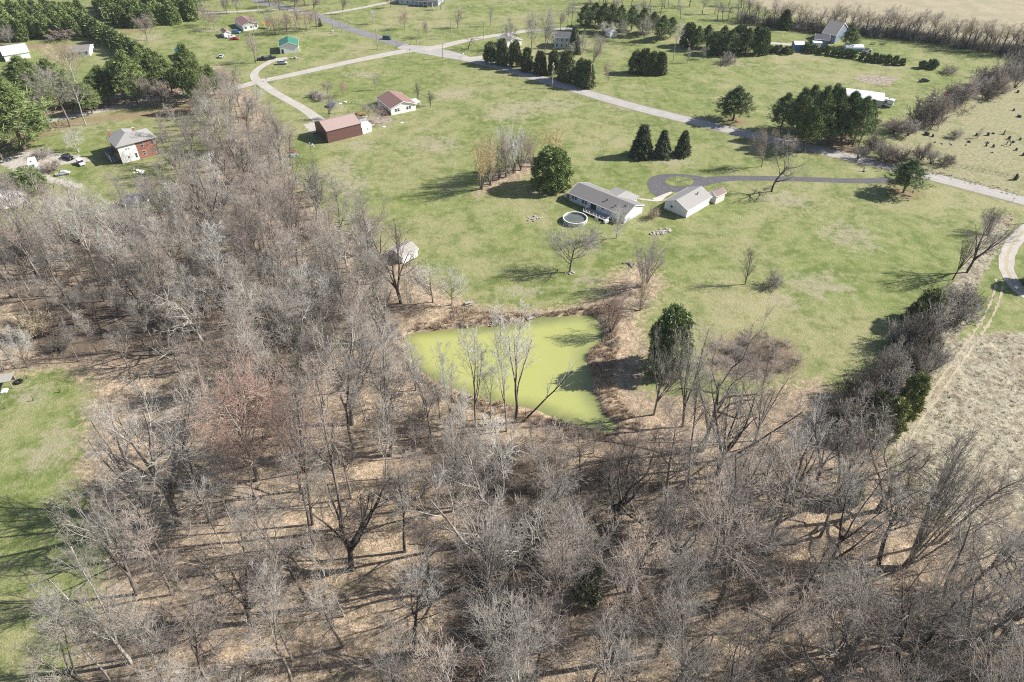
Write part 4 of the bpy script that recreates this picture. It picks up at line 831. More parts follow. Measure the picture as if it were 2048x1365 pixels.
def fill(polys, dens, s0, s1, avoid=()):
    out = []
    for px in polys:
        q = world_poly(px); x0, y0 = q.min(0); x1, y1 = q.max(0); x0 = max(x0, -150); x1 = min(x1, 170); y0 = max(y0, 35)
        n = int((x1-x0)*(y1-y0)*dens); xs = gg.uniform(x0, x1, n); ys = gg.uniform(y0, y1, n); ok = sdist(xs, ys, q) > 0
        tr = [world_poly(TRK), world_poly(TRK2)]
        for a in tr: ok &= sdist(xs, ys, a, False) < -1.5
        ok &= sdist(xs, ys, PW) < -.2
        out += [(x, y, s, s*gg.uniform(.7, 1.3)) for x, y, s in zip(xs[ok], ys[ok], gg.uniform(s0, s1, ok.sum()))]
    return out
scatter('rough_grass', TU, [(x, y, s*1.1, z*.55) for x, y, s, z in fill(ROUGH, .7, .45, 1.1)], M_MOUND)
REEDP = [[(1175,690),(1200,660),(1215,640),(1235,660),(1240,700),(1222,760),(1240,800),(1290,850),(1240,860),(1205,830),(1180,780),(1170,730)],
         [(900,610),(960,625),(1080,628),(1190,612),(1230,600),(1235,625),(1190,634),(1060,645),(1040,655),(900,662),(810,668),(830,650),(905,635)],
         [(780,670),(812,665),(830,730),(890,775),(985,800),(1120,840),(1220,862),(1235,885),(1180,878),(1080,850),(960,820),(860,780),(800,730)]]
scatter('reeds', RE, fill(REEDP, 1.7, .6, 1.1), M_REED)
scatter('dry_verge_grass', TU, fill([[(1700,322),(1850,348),(1960,374),(2060,402),(2060,392),(1960,364),(1850,338),(1740,318)], [(560,245),(600,330),(650,400),(770,480),(760,490),(640,410),(585,335),(545,245)]], .5, .5, 1.0), M_DRY)

# ------------------------------------------------------------------ buildings
WHITE = stripes('white_siding', (.80, .80, .78), (.62, .62, .62), 2, 5.0, .14, .6)
PALE_BLUE = stripes('pale_blue_siding', (.50, .56, .62), (.38, .44, .50), 2, 5.0, .14, .6)
CREAM = stripes('cream_siding', (.72, .70, .64), (.58, .56, .5), 2, 5.0, .14, .6)
SLATE = stripes('slate_blue_siding', (.16, .20, .27), (.11, .14, .19), 2, 5.0, .14, .6)
BROWNM = stripes('brown_metal_siding', (.155, .085, .075), (.10, .055, .05), 0, 3.3, .14, .5)
ROOF_BR = stripes('weathered_brown_roof', (.34, .26, .235), (.27, .20, .18), 0, 1.2, .10, .5)
ROOF_RED = stripes('rust_red_roof', (.25, .155, .135), (.20, .12, .105), 0, 1.5, .1, .6)
ROOF_GREEN = stripes('green_metal_roof', (.045, .18, .12), (.03, .12, .08), 0, 2.0, .1, .45)
ROOF_WHITE = stripes('pale_metal_roof', (.62, .63, .64), (.5, .5, .52), 0, 1.6, .1, .45)
SH_GREY = simple('grey_shingles', (.20, .19, .185), .9, .3, 3.0); SH_TAN = simple('tan_grey_shingles', (.285, .275, .262), .9, .25, 3.0)
SH_DARK = simple('dark_shingles', (.10, .10, .11), .9, .3, 3.0); SH_PURP = simple('faded_brown_shingles', (.22, .165, .155), .9, .3, 3.0)
TRIM = simple('white_trim', (.80, .80, .80), .5, .05); GLASS = simple('window_glass', (.03, .035, .045), .08, .1, spec=.6)
DARKM = simple('dark_metal', (.04, .04, .045), .4, .2); WOODG = simple('grey_weathered_wood', (.33, .31, .28), .85, .3, 4.0); WOODB = simple('brown_wood', (.22, .13, .08), .8, .3, 4.0)
STONE = simple('field_stones', (.36, .33, .29), .9, .4, 2.5); WHITEP = simple('white_paint', (.78, .78, .78), .4, .06); BLUEP = simple('bright_blue_paint', (.07, .20, .42), .5, .15)
RED = simple('red_paint', (.40, .03, .04), .35, .1); BLACKP = simple('black_paint', (.018, .018, .02), .2, .1, spec=.5); GREYP = simple('silver_paint', (.42, .45, .47), .3, .1, spec=.5); TEALP = simple('teal_paint', (.05, .11, .13), .3, .1, spec=.5)
RUBBER = simple('tyre_rubber', (.02, .02, .02), .9, .2); TEAL = simple('teal_tin', (.16, .38, .42), .5, .1)
def mk_brick():
    N = NT('red_brick'); p = N.pos(True); b = N.n('ShaderNodeTexBrick'); N.put(b.inputs['Vector'], N.scale(p, (1, 1, 1)))
    x = N.n('ShaderNodeSeparateXYZ'); N.put(x.inputs[0], p); c = N.n('ShaderNodeCombineXYZ'); N.put(c.inputs[0], N.m2('ADD', x.outputs[0], x.outputs[1])); N.put(c.inputs[1], x.outputs[2])
    N.put(b.inputs['Vector'], c.outputs[0]); b.inputs['Color1'].default_value = (.24, .085, .055, 1); b.inputs['Color2'].default_value = (.33, .13, .085, 1); b.inputs['Mortar'].default_value = (.38, .30, .25, 1)
    b.inputs['Scale'].default_value = 1; b.inputs['Brick Width'].default_value = .42; b.inputs['Row Height'].default_value = .16; b.inputs['Mortar Size'].default_value = .012
    return N.fin(N.mul(b.outputs[0], N.m2('MULTIPLY_ADD', N.noise(p, .8, 4), .5, .75)), .9)
BRICK = mk_brick()
class Frame: pass
def frame(A, B, C):
    A, B, C = [np.array(P(*q)) for q in (A, B, C)]; d = B-A; L = np.linalg.norm(d); d /= L; n = np.array([-d[1], d[0]]); Wd = float((C-A)@n)
    f = Frame(); f.L, f.W = float(L), abs(Wd); m = (A+B)/2+n*Wd/2; f.x, f.y, f.rz = float(m[0]), float(m[1]), atan2(d[1], d[0]); return f
def window(root, L, Wd, face, s, z, w, h, frame_m=None, double=True):
    """one window: frame (part) with pane (sub-part); s runs along the wall from its centre"""
    mb, pn = MB(), MB(); t = .06; fm = frame_m or TRIM
    def put(m, dx, dz, ww, hh, out, th):
        if face in ('near', 'far'): y = (-Wd/2-out) if face == 'near' else (Wd/2+out); m.box((s+dx, y, z+h/2+dz), (ww, th, hh))
        else: x = (L/2+out) if face == 'right' else (-L/2-out); m.box((x, s+dx, z+h/2+dz), (th, ww, hh))
    put(mb, 0, h/2+t/2, w+2*t, t, .03, .06); put(mb, 0, -h/2-t/2, w+2*t, t, .03, .06)
    put(mb, -w/2-t/2, 0, t, h, .03, .06); put(mb, w/2+t/2, 0, t, h, .03, .06); put(mb, 0, 0, w, .05, .035, .06)
    o = mb.build('window', fm, root); put(pn, 0, 0, w, h, .01, .04); pn.build('pane', GLASS, o); return o
def door(root, L, Wd, face, s, w, h, mat, z=.1):
    mb, hd = MB(), MB()
    def put(m, dx, zc, ww, hh, out, th):
        if face in ('near', 'far'): y = (-Wd/2-out) if face == 'near' else (Wd/2+out); m.box((s+dx, y, zc), (ww, th, hh))
        else: x = (L/2+out) if face == 'right' else (-L/2-out); m.box((x, s+dx, zc), (th, ww, hh))
    put(mb, 0, z+h/2, w, h, .03, .06); o = mb.build('door', mat, root)
    if w < 2: put(hd, w*.38, z+h*.48, .08, .08, .08, .06); hd.build('handle', DARKM, o)
    return o
def building(name, label, cat, f, wh, rise, wall, roof, oh=.35, hip=False, eave=.12, x0=None, base=None, trim=TRIM, group=None, loc=None):
    """gabled or hipped house: wall, roof, fascia; ridge along the A-B side"""
    z = zat(f.x, f.y)
    root = empty(name, (f.x, f.y, z), f.rz, label, cat, group); L, Wd = f.L, f.W; hw = Wd/2
    mb = MB()
    if hip: mb.box((0, 0, wh/2-.1), (L, Wd, wh+.2))
    else: mb.prism([(-hw, -.2), (hw, -.2), (hw, wh), (0, wh+rise), (-hw, wh)], -L/2, L/2)
    mb.build('wall', wall, root)
    if base:
        b = MB(); b.box((0, 0, .1), (L+.06, Wd+.06, .45)); b.build('foundation', base, root)
    rb = MB(); e = eave; k = rise/hw
    if hip:
        X, Y_ = L/2+oh, hw+oh; zr = wh+rise; xr = max(L/2-hw, .2); zl = wh-.02
        v = [(-X, -Y_, zl), (X, -Y_, zl), (X, Y_, zl), (-X, Y_, zl), (-X, -Y_, zl+e), (X, -Y_, zl+e), (X, Y_, zl+e), (-X, Y_, zl+e), (-xr, 0, zr+e), (xr, 0, zr+e)]
        rb.add(v, [(3, 2, 1, 0), (0, 1, 5, 4), (1, 2, 6, 5), (2, 3, 7, 6), (3, 0, 4, 7), (4, 5, 9, 8), (5, 6, 9), (6, 7, 8, 9), (7, 4, 8)])
    else:
        X = L/2+oh; y1 = hw+oh; zl = wh-k*oh+.02; zr = wh+rise+.02
        for s in (-1, 1):
            prof = [(0, zr), (s*y1, zl), (s*y1, zl+e), (0, zr+e)]
            rb.prism(prof if s < 0 else prof[::-1], -X, X)
        fb = MB()
        for sx in (-1, 1):
            for s in (-1, 1):
                prof = [(0, zr-.10), (s*y1, zl-.10), (s*y1, zl+e+.02), (0, zr+e+.02)]
                fb.prism(prof if s < 0 else prof[::-1], sx*(X+.03)-.03, sx*(X+.03)+.03)
            fb.box((0, sx*(y1+.03), zl+.02), (2*X, .06, .2))
        fb.build('fascia', trim, root)
    rb.build('roof', roof, root)
    return root, L, Wd
def small_parts(root, name, mat, fn, bevel=0):
    mb = MB(); fn(mb); return mb.build(name, mat, root, bevel)

# ranch house with the above-ground pool
f = frame((1138.5,402), (1248,448), (1290.5,429)); RH = f
r, L, Wd = building('ranch_house', 'long pale blue-grey ranch house with grey roof beside the round pool', 'house', f, 2.9, 1.75, PALE_BLUE, SH_GREY, .4, base=CONC)
for s in (-9.6, -8.5, -5.4, -4.3): window(r, L, Wd, 'near', s, 1.25, .85, 1.35)
door(r, L, Wd, 'near', -1.2, 2.2, 2.1, GLASS, .25); window(r, L, Wd, 'near', 2.5, 1.7, .8, .8); door(r, L, Wd, 'near', 6.6, 1.0, 2.1, WHITEP, .25); window(r, L, Wd, 'right', -2.2, .5, .5, .5)
small_parts(r, 'gable_siding', WHITE, lambda m: m.add([(L/2+.02, y, z) for y, z in [(-Wd/2, -.1), (Wd/2, -.1), (Wd/2, 2.85), (0, 4.55), (-Wd/2, 2.85)]], [(0, 1, 2, 3, 4)]))
for (x, y) in ((2.2, -2.4), (6.2, -3.2), (9, -1.9)): small_parts(r, 'roof_vent', DARKM, lambda m: (m.tube((x, y, 2.8+1.75*(1+y/(Wd/2))), (x, y, 3.5+1.75*(1+y/(Wd/2))), .16), m.tube((x, y, 3.4+1.75*(1+y/(Wd/2))), (x, y, 3.6+1.75*(1+y/(Wd/2))), .26)))
def ell(m):
    h = Wd/2; x0, x1 = -2.2, 6.8; y1 = h+4.3; m.box(((x0+x1)/2, h+1.9, 1.35), (x1-x0-1, 3.8, 2.75))
small_parts(r, 'front_wing', PALE_BLUE, ell)
def ellroof(m):
    h = Wd/2; x0, x1 = -2.8, 7.0; y1 = h+4.4; xm = 3.0; zr = 4.25; ze = 2.75
    V = [(x0, h+.1, ze), (x0, y1, ze), (x1, y1, ze), (x1, h+.1, ze), (xm, y1-2.2, zr), (xm, .9, zr), (x0, h+.1, ze-.15), (x0, y1, ze-.15), (x1, y1, ze-.15), (x1, h+.1, ze-.15)]
    m.add(V, [(1, 0, 5, 4), (2, 1, 4), (3, 2, 4, 5), (0, 1, 7, 6), (1, 2, 8, 7), (2, 3, 9, 8), (6, 7, 8, 9)])
small_parts(r, 'wing_roof', SH_TAN, ellroof)
def w2(f, x, y): return (f.x+x*cos(f.rz)-y*sin(f.rz), f.y+x*sin(f.rz)+y*cos(f.rz))
# deck
dx, dy = w2(f, 2.0, -Wd/2-1.75); dk = empty('wooden_deck', (dx, dy, 0), f.rz, 'dark wooden deck with pale railings between ranch house and pool', 'deck')
small_parts(dk, 'platform', WOODG, lambda m: m.box((0, 0, .55), (9.5, 3.3, .14)))
for q in ((-4.6, -1.5), (-1.5, -1.5), (1.5, -1.5), (4.6, -1.5), (-4.6, 1.4), (4.6, 1.4)): small_parts(dk, 'leg', WOODG, lambda m: m.box((q[0], q[1], .2), (.14, .14, .56)))
def rail(m, a, b):
    m.tube((*a, 1.55), (*b, 1.55), .045, n=4); m.tube((*a, 1.05), (*b, 1.05), .035, n=4); n = max(1, int(hypot(b[0]-a[0], b[1]-a[1])/1.0))
    for i in range(n+1): x, y = a[0]+(b[0]-a[0])*i/n, a[1]+(b[1]-a[1])*i/n; m.box((x, y, 1.08), (.10, .10, .95))
for a, b in (((-4.6, -1.6), (-2.2, -1.6)), ((-.6, -1.6), (.6, -1.6)), ((1.9, -1.6), (4.7, -1.6)), ((4.7, -1.6), (4.7, 1.4)), ((-4.7, 1.4), (-4.7, -.2))): small_parts(dk, 'railing', TRIM, lambda m: rail(m, a, b))
small_parts(dk, 'steps', WOODG, lambda m: [m.box((1.2, -1.8-.3*i, .45-.14*i), (1.2, .3, .08)) for i in range(3)])
px_, py_ = P(1150, 443); pl = empty('above_ground_pool', (px_, py_, 0), 0, 'round white-walled above ground pool behind the ranch house', 'pool')
small_parts(pl, 'pool_wall', GREYP, lambda m: m.lathe([(3.75, -.05), (3.75, 1.25), (3.68, 1.25), (3.66, .3)], n=40)); small_parts(pl, 'rim', WHITEP, lambda m: m.lathe([(3.62, 1.26), (3.88, 1.26), (3.88, 1.34), (3.62, 1.34), (3.62, 1.26)], n=40))
PW_ = simple('murky_pool_water', (.10, .115, .10), .1, .5, .8, spec=.5); small_parts(pl, 'pool_water', PW_, lambda m: m.poly([(3.67*cos(2*pi*i/32), 3.67*sin(2*pi*i/32)) for i in range(32)], .78))
for i in range(12): a = 2*pi*i/12; small_parts(pl, 'upright', WHITEP, lambda m: m.box((3.80*cos(a), 3.80*sin(a), .62), (.07, .16, 1.25), a))
small_parts(pl, 'ladder', TRIM, lambda m: [m.tube((3.9, s, 0), (3.5, s, 1.95), .04) for s in (-.3, .3)]+[m.tube((3.9-.12*i, -.3, .3+.4*i), (3.9-.12*i, .3, .3+.4*i), .03) for i in range(4)])
def lump(name, label, cat, u, v, n, spread, size, mat, flat=.5, group=None, seed=0, along=None, xy=None):
    """a heap of rounded stones or junk: one object"""
    g = np.random.default_rng(seed+int(u)); mb = MB(); x, y = xy or P(u, v)
    for i in range(n):
        cx, cy = g.normal(0, spread, 2) if along is None else (g.uniform(-along, along), g.normal(0, spread)); s = size*g.uniform(.6, 1.3); cz = s*.3+max(0, .5*size*(1-hypot(cx, cy)/max(spread*2, .1)))
        prof = [(0.02, -s*.5), (s*.8, -s*.35), (s, 0), (s*.75, s*flat*.8), (.02, s*flat)]; V, Fc = [], []
        k = 7; jit = g.uniform(.75, 1.2, (len(prof), k))
        for j, (rr, z) in enumerate(prof):
            for q in range(k): t = 2*pi*q/k+g.random()*.2; V.append((cx+rr*jit[j, q]*cos(t), cy+rr*jit[j, q]*sin(t), cz+z))
        Fc = [(j*k+q, j*k+(q+1) % k, (j+1)*k+(q+1) % k, (j+1)*k+q) for j in range(len(prof)-1) for q in range(k)]
        mb.add(V, Fc)
    o = mb.build(name, mat); o.location = (x, y, zat(x, y)); return tag(o, label, cat, group)
lump('rock_pile', 'pale heap of stones on the lawn left of the pool', 'rock pile', 1070, 437, 26, .9, .38, STONE)
o = lump('rock_border', 'long bed of pale rocks on the lawn below the ranch house gable', 'rock bed', 1322, 465, 60, .55, .36, STONE, along=3.6); o.rotation_euler.z = R(28)
lump('fire_pit', 'dark stone ringed fire pit left of the fan shaped tree', 'fire pit', 1258, 529, 26, .9, .3, simple('dark_stones', (.16, .15, .14), .9, .4, 2.5), seed=3); lump('rock_ring', 'ring of stones at the foot of the spreading bare tree', 'rock ring', 1140, 545, 14, .6, .28, STONE, seed=5)
lump('island_rocks', 'scatter of stones on the grass island of the turning circle', 'rocks', 1360, 364, 18, 1.3, .2, STONE, seed=9); lump('rubble_heap', 'low grey concrete rubble at the left pond corner', 'rubble', 1000, 641, 22, 1.0, .3, STONE, seed=11)
x, y = P(1212, 446); o = MB().box((0, 0, .55), (1.5, 1.1, 1.0), .4).build('storage_box', WHITEP, None, .12); o.location = (x, y, 0); tag(o, 'white storage box on the grass by the ranch house back wall', 'box')
x, y = P(1131, 394); o = MB().lathe([(.02, 0), (.5, 0), (.55, .9), (.3, 1.1), (.02, 1.1)], n=14).build('water_barrel', WHITEP); o.location = (x, y, 0); tag(o, 'small white barrel at the far left corner of the ranch house', 'barrel')

# detached garage, lean-to shed
f = frame((1372,437), (1418,410), (1325,420)); r, L, Wd = building('garage', 'white detached garage with tan-grey roof beside the turning circle', 'garage', f, 3.0, 1.9, WHITE, SH_TAN, .4, base=CONC)
window(r, L, Wd, 'left', 1.6, 1.6, .6, .6, DARKM); small_parts(r, 'stove_pipe', DARKM, lambda m: (m.tube((2.2, -1.8, 3.4), (2.2, -1.8, 5.0), .13), m.tube((2.2, -1.8, 4.95), (2.9, -1.8, 5.0), .13)))
small_parts(r, 'garage_door', CREAM, lambda m: m.box((-.5, Wd/2+.03, 1.2), (5, .06, 2.3)))
f = frame((1430,409), (1447.5,401), (1416,401)); r, L, Wd = building('garden_shed', 'small cream shed with brown roof right beside the detached garage', 'shed', f, 2.9, 1.0, CREAM, SH_PURP, .3)
door(r, L, Wd, 'left', 0, 1.2, 2.0, WHITEP)
# brown barn and white hut
f = frame((657,287), (724.6,270), (634,267)); r, L, Wd = building('pole_barn', 'long brown metal pole barn with weathered roof at the end of the gravel lane', 'barn', f, 4.6, 2.1, BROWNM, ROOF_BR, .15, trim=BROWNM)
door(r, L, Wd, 'left', 1.5, 1.1, 2.1, DARKM); door(r, L, Wd, 'left', -2.2, 2.6, 2.8, DARKM)
small_parts(r, 'ridge_cap', ROOF_BR, lambda m: m.box((0, 0, 6.87), (L+.3, .4, .08)))
f = frame((726,269), (744,263), (722,258)); r, L, Wd = building('white_shed', 'white hut with rounded roof at the end of the brown barn', 'shed', f, 2.6, .8, WHITE, ROOF_WHITE, .1); window(r, L, Wd, 'near', .4, 1.2, .6, .6)
# white house with red-brown roof
f = frame((832,221), (783,231), (808,205)); 
A, B, C_ = (783,231.5), (832,221), (748,211)
fa = frame(A, B, C_); fa.rz -= pi/2; fa.L, fa.W = fa.W, fa.L
r, L, Wd = building('white_house', 'white house with red-brown roof behind the brown barn', 'house', fa, 2.9, 1.9, WHITE, ROOF_RED, .4)
sgn = 'left'
for s in (-3.4, -2.2, 1.8, 3.0): window(r, L, Wd, 'right', s, 1.2, .85, 1.2)
for s in (-3, 0, 3): window(r, L, Wd, 'near', s, 1.2, .9, 1.2)
small_parts(r, 'porch_deck', simple('red_stained_deck', (.20, .055, .04), .7), lambda m: (m.box((2, -Wd/2-1.1, .45), (L*.6, 2.2, .9)))); small_parts(r, 'porch_roof', ROOF_WHITE, lambda m: m.box((L/2-3.5, Wd/2+1.5, 2.65), (5.2, 3.0, .12)))
for q in (0, 4.8): small_parts(r, 'porch_post', TRIM, lambda m: m.box((L/2-1.1-q, Wd/2+2.9, 1.3), (.12, .12, 2.6)))
# brick farmhouse
f = frame((246,328), (320,308), (223,312)); r, L, Wd = building('brick_house', 'two-storey brick farmhouse with white end and tan hip roof', 'house', f, 6.4, 2.1, BRICK, SH_TAN, .65, hip=True)
small_parts(r, 'white_cladding', WHITE, lambda m: m.box((-L/2+L*.23, -Wd/2-.03, 3.15), (L*.46, .07, 6.3)))
for s in (.62, .90):
    for z in (1.1, 4.2): window(r, L, Wd, 'near', -L/2+L*s, z, .8, 1.6)
for s, z, w, h in ((.20, 4.6, .5, .55), (.27, 4.6, .5, .55), (.20, 1.5, .6, .7), (.40, 1.0, .7, 1.6)):
    o = window(r, L, Wd+.1, 'near', -L/2+L*s, z, w, h)
for s in (-2, 2):
    for z in (1.1, 4.2): window(r, L, Wd, 'left', s, z, .8, 1.5)
small_parts(r, 'rear_wing', BRICK, lambda m: m.box((-1, Wd/2+2.2, 2.9), (8, 4.4, 6.2))); small_parts(r, 'wing_roof', SH_TAN, lambda m: m.add([(-5.6, Wd/2-.5, 6.05), (3.6, Wd/2-.5, 6.05), (3.6, Wd/2+5, 6.05), (-5.6, Wd/2+5, 6.05), (-1, Wd/2+2.4, 7.9), (-1, 0, 7.9)], [(0, 3, 4, 5), (3, 2, 4), (2, 1, 5, 4), (3, 0, 1, 2)]))
for x, y in ((-L/2+1.0, Wd/2-.4), (1.8, 1.2)):
    c = small_parts(r, 'chimney', BRICK, lambda m: m.box((x, y, 7.9), (.75, .6, 3.0))); small_parts(c, 'chimney_cap', CONC, lambda m: m.box((x, y, 9.45), (.9, .75, .12)))
small_parts(r, 'porch_roof', DARKM, lambda m: m.box((-L/2-1.5, .4, 3.5), (3.0, 5.2, .16))); small_parts(r, 'porch_floor', WOODG, lambda m: m.box((-L/2-1.5, .4, .4), (3.0, 5.2, .15)))
for y in (-2, 0.4, 2.8): small_parts(r, 'porch_post', TRIM, lambda m: m.box((-L/2-2.85, y, 1.95), (.16, .16, 3.0)))
# far buildings: name, label, cat, A, B, C, wall h, rise, wall, roof, windows on the near wall
FAR_B = [
 ('green_roof_garage', 'white building with green metal roof beside two black pickups', 'garage', (561.5,108.5), (599,105.5), (549,97), 3.6, 1.7, WHITE, ROOF_GREEN, 0, True),
 ('green_roof_shed', 'small shed with green roof behind the lane pines', 'shed', (362,123), (380,120), (354,111), 2.8, 1.0, CREAM, ROOF_GREEN, 0, True),
 ('red_roof_house', 'white house with rust red roof and orange canopy at the top left', 'house', (487,63), (518,58), (458,53), 2.9, 1.5, WHITE, ROOF_RED, 3, True),
 ('red_roof_shed', 'little white shed with red roof by the parked cars', 'shed', (450,77), (463,75), (445,70), 2.4, 1.0, WHITE, ROOF_RED, 0, True),
 ('white_cottage', 'small white cottage with grey roof beyond the big bare tree', 'cottage', (140,116), (181,113), (136,104), 2.7, 1.2, WHITE, SH_GREY, 3, False),
 ('white_shed', 'long white shed with pale metal roof at the left edge', 'shed', (12,124), (62,116), (6,106), 2.9, 1.3, WHITE, ROOF_WHITE, 0, False),
 ('far_house', 'large blue-grey house with porch cut by the top edge', 'house', (798,9), (876,13), (798,-2), 3.2, 2.2, PALE_BLUE, SH_DARK, 7, False),
 ('two_storey_house', 'two-storey house with dark roof hidden behind the arborvitae row', 'house', (1108,97), (1146,99), (1108,86), 5.4, 1.6, PALE_BLUE, SH_DARK, 4, False),
 ('small_garage', 'white and tan garage behind the left end of the arborvitae row', 'garage', (1014,97), (1043,91), (993,88), 2.9, 1.1, CREAM, SH_TAN, 2, True),
 ('small_white_shed', 'small white shed under pale bare trees near the windbreak', 'shed', (1220,76.5), (1234,74.5), (1215,71), 2.5, 1.0, WHITE, ROOF_WHITE, 0, True),
 ('grey_farmhouse', 'slate grey gabled farmhouse with tall pale roof', 'house', (1668,88), (1690,72), (1648,78), 4.2, 4.2, SLATE, SH_GREY, 0, True),
 ('blue_garage', 'slate blue garage wing with dark roof left of the grey farmhouse', 'garage', (1627,92), (1655,94.5), (1627,84), 3.4, 1.6, SLATE, SH_DARK, 0, False),
 ('blue_shed', 'bright blue shed with pale roof at the left of the hedge', 'shed', (1588,102), (1606,102), (1588,96), 3.0, 1.0, BLUEP, ROOF_WHITE, 0, False),
 ('white_utility_trailer', 'white box trailer between the blue shed and the garage', 'trailer', (1626,96), (1641,96.5), (1626,92), 2.5, .15, WHITEP, WHITEP, 0, False),
 ('garden_hut', 'tiny dark hut behind the right part of the hedge', 'hut', (1732,110), (1741,108), (1729,107), 1.6, 1.0, SH_DARK, SH_GREY, 0, True),
 ('stall_shelter', 'small white roofed shelter on bare soil near the tree line', 'shelter', (1727,69), (1742,70), (1727,63), 2.2, .5, WOODB, WHITEP, 0, False),
 ('wood_shed', 'small shed with bright white side among trees above the pond', 'shed', (806,529), (836,513), (781,514), 2.5, 1.1, WHITEP, WOODG, 0, False),
 ('field_house_trailer', 'pale long trailer roof showing behind the roadside pines', 'trailer', (1668,203), (1762,216), (1668,188), 2.9, .35, GREYP, ROOF_WHITE, 0, False),
 ('left_shack', 'pale blue roofed shack under trees at the left edge', 'shack', (8,420), (52,404), (-6,398), 2.4, .9, WHITEP, ROOF_WHITE, 0, False),
 ('tarp_shelter', 'white shelter with blue tarp among trees below the brick house', 'shelter', (252,415), (296,412), (248,402), 2.1, .8, WHITEP, simple('blue_tarp', (.20, .26, .36), .5), 0, False),
]
for nm, lab, cat, A, B, C_, wh, ri, wm, rm, nw, along in FAR_B:
    fb = frame(A, B, C_)
    if along: fb.rz -= pi/2; fb.L, fb.W = fb.W, fb.L
    r, L, Wd = building(nm, lab, cat, fb, wh, ri, wm, rm, .3)
    for i in range(nw): 
        s = -L/2+L*(i+.6)/nw if not along else -Wd/2+Wd*(i+.6)/nw
        window(r, L, Wd, 'right' if along else 'near', s, 1.0, .9, 1.2)
        if wh > 5: window(r, L, Wd, 'near', s, 3.8, .9, 1.1)
    if nm == 'green_roof_garage': door(r, L, Wd, 'right', -Wd/2+1.2, 1.0, 2.1, DARKM)
    if nm == 'grey_farmhouse': window(r, L, Wd, 'right', 0, 5.2, 1.0, 1.6); window(r, L, Wd, 'right', -2, 1.4, .9, 1.4)
    if nm == 'blue_garage': small_parts(r, 'garage_door', WHITEP, lambda m: m.box((L/2+.03, 0, 1.3), (.06, 4.2, 2.4)))
    if nm == 'far_house':
        small_parts(r, 'porch_roof', SH_DARK, lambda m: m.box((4, -Wd/2-1.6, 2.7), (12, 3.0, .15)))
        for i in range(5): small_parts(r, 'porch_post', TRIM, lambda m: m.box((-1.8+i*2.9, -Wd/2-3.0, 1.3), (.2, .2, 2.6)))
x, y = P(1706, 101); hg = empty('hoop_shed', (x, y, 0), R(-8), 'long teal hoop shed with white rounded roof behind the hedge', 'shed'); arch = [(2.4*cos(pi*i/10), 1.3+1.6*sin(pi*i/10)) for i in range(11)]
small_parts(hg, 'wall', TEAL, lambda m: m.box((0, 0, .65), (8.6, 4.7, 1.3))); small_parts(hg, 'roof', WHITEP, lambda m: m.prism(arch, -4.4, 4.4)); small_parts(hg, 'end_panel', TEAL, lambda m: m.prism([(a*.96, 1.3+(b-1.3)*.96) for a, b in arch], 4.40, 4.46)); small_parts(hg, 'door', DARKM, lambda m: m.box((4.5, 0, 1.0), (.06, 1.4, 1.9)))
x, y = P(535, 57); cn = empty('orange_canopy', (x, y, 0), R(-20), 'orange awning roof beside the red-roofed house', 'canopy'); small_parts(cn, 'roof', simple('orange_tin', (.42, .17, .04), .6), lambda m: m.box((0, 0, 2.4), (5.4, 3.2, .1), 0, .12))
for q in ((-2.5, -1.4), (2.5, -1.4), (-2.5, 1.4), (2.5, 1.4)): small_parts(cn, 'post', TRIM, lambda m: m.box((q[0], q[1], 1.15), (.1, .1, 2.3)))

# ------------------------------------------------------------------ vehicles
PROF = dict(
 sedan=(4.7, 1.75, [(-2.3, .35), (2.3, .35), (2.35, .7), (1.2, .9), (-1.5, .92), (-2.3, .85)], [(1.15, .88), (.45, 1.42), (-.85, 1.42), (-1.6, .9)]),
 suv=(4.7, 1.85, [(-2.3, .4), (2.3, .4), (2.35, .9), (1.35, 1.08), (-2.25, 1.1), (-2.35, .9)], [(1.3, 1.06), (.65, 1.72), (-1.95, 1.72), (-2.25, 1.08)]),
 van=(5.0, 1.95, [(-2.5, .35), (2.4, .35), (2.5, .85), (1.75, 1.1), (-2.45, 1.12), (-2.55, .8)], [(1.75, 1.08), (.9, 1.78), (-2.3, 1.78), (-2.45, 1.1)]),
 pickup=(5.6, 1.95, [(-2.8, .5), (2.7, .5), (2.8, 1.0), (1.5, 1.15), (-.75, 1.17), (-.76, 1.12), (-2.75, 1.12)], [(1.4, 1.13), (.75, 1.8), (-.55, 1.8), (-.75, 1.14)]))
def vehicle(kind, u, v, deg, mat, label, name=None, cat=None, cover=None):
    ln, w, low, cab = PROF[kind]; x, y = P(u, v); root = empty(name or dict(sedan='sedan_car', suv='suv_car', van='minivan', pickup='pickup_truck')[kind], (x, y, zat(x, y)), R(deg), label, cat or dict(sedan='car', suv='car', van='van', pickup='pickup truck')[kind]); h = w/2
    MB().prism_y(low, -h, h).build('body', mat, root, .10); MB().prism_y(cab, -h+.14, h-.14).build('cabin_glass', GLASS if cover is None else mat, root, .06)
    xs = [p[0] for p in cab]; zt = cab[1][1]; MB().box(((cab[1][0]+cab[2][0])/2, 0, zt+.03), (cab[1][0]-cab[2][0]+.1, w-.26, .07)).build('roof', mat, root, .03)
    if kind == 'pickup': MB().box((-1.78, 0, 1.13), (1.85, w-.3, .04)).build('truck_bed', DARKM, root)
    for sx in (low[0][0]+.85, low[1][0]-.85):
        for sy in (-1, 1):
            t = MB().tube((sx, sy*(h-.2), .36), (sx, sy*(h+.02), .36), .36, n=16).build('wheel', RUBBER, root); MB().tube((sx, sy*(h-.05), .36), (sx, sy*(h+.04), .36), .19, n=10).build('rim', GREYP, t)
    for sy in (-.65, .65): MB().box((low[2][0]-.03, sy, .72 if kind != 'pickup' else .9), (.08, .3, .14)).build('headlight', WHITEP, root)
    return root
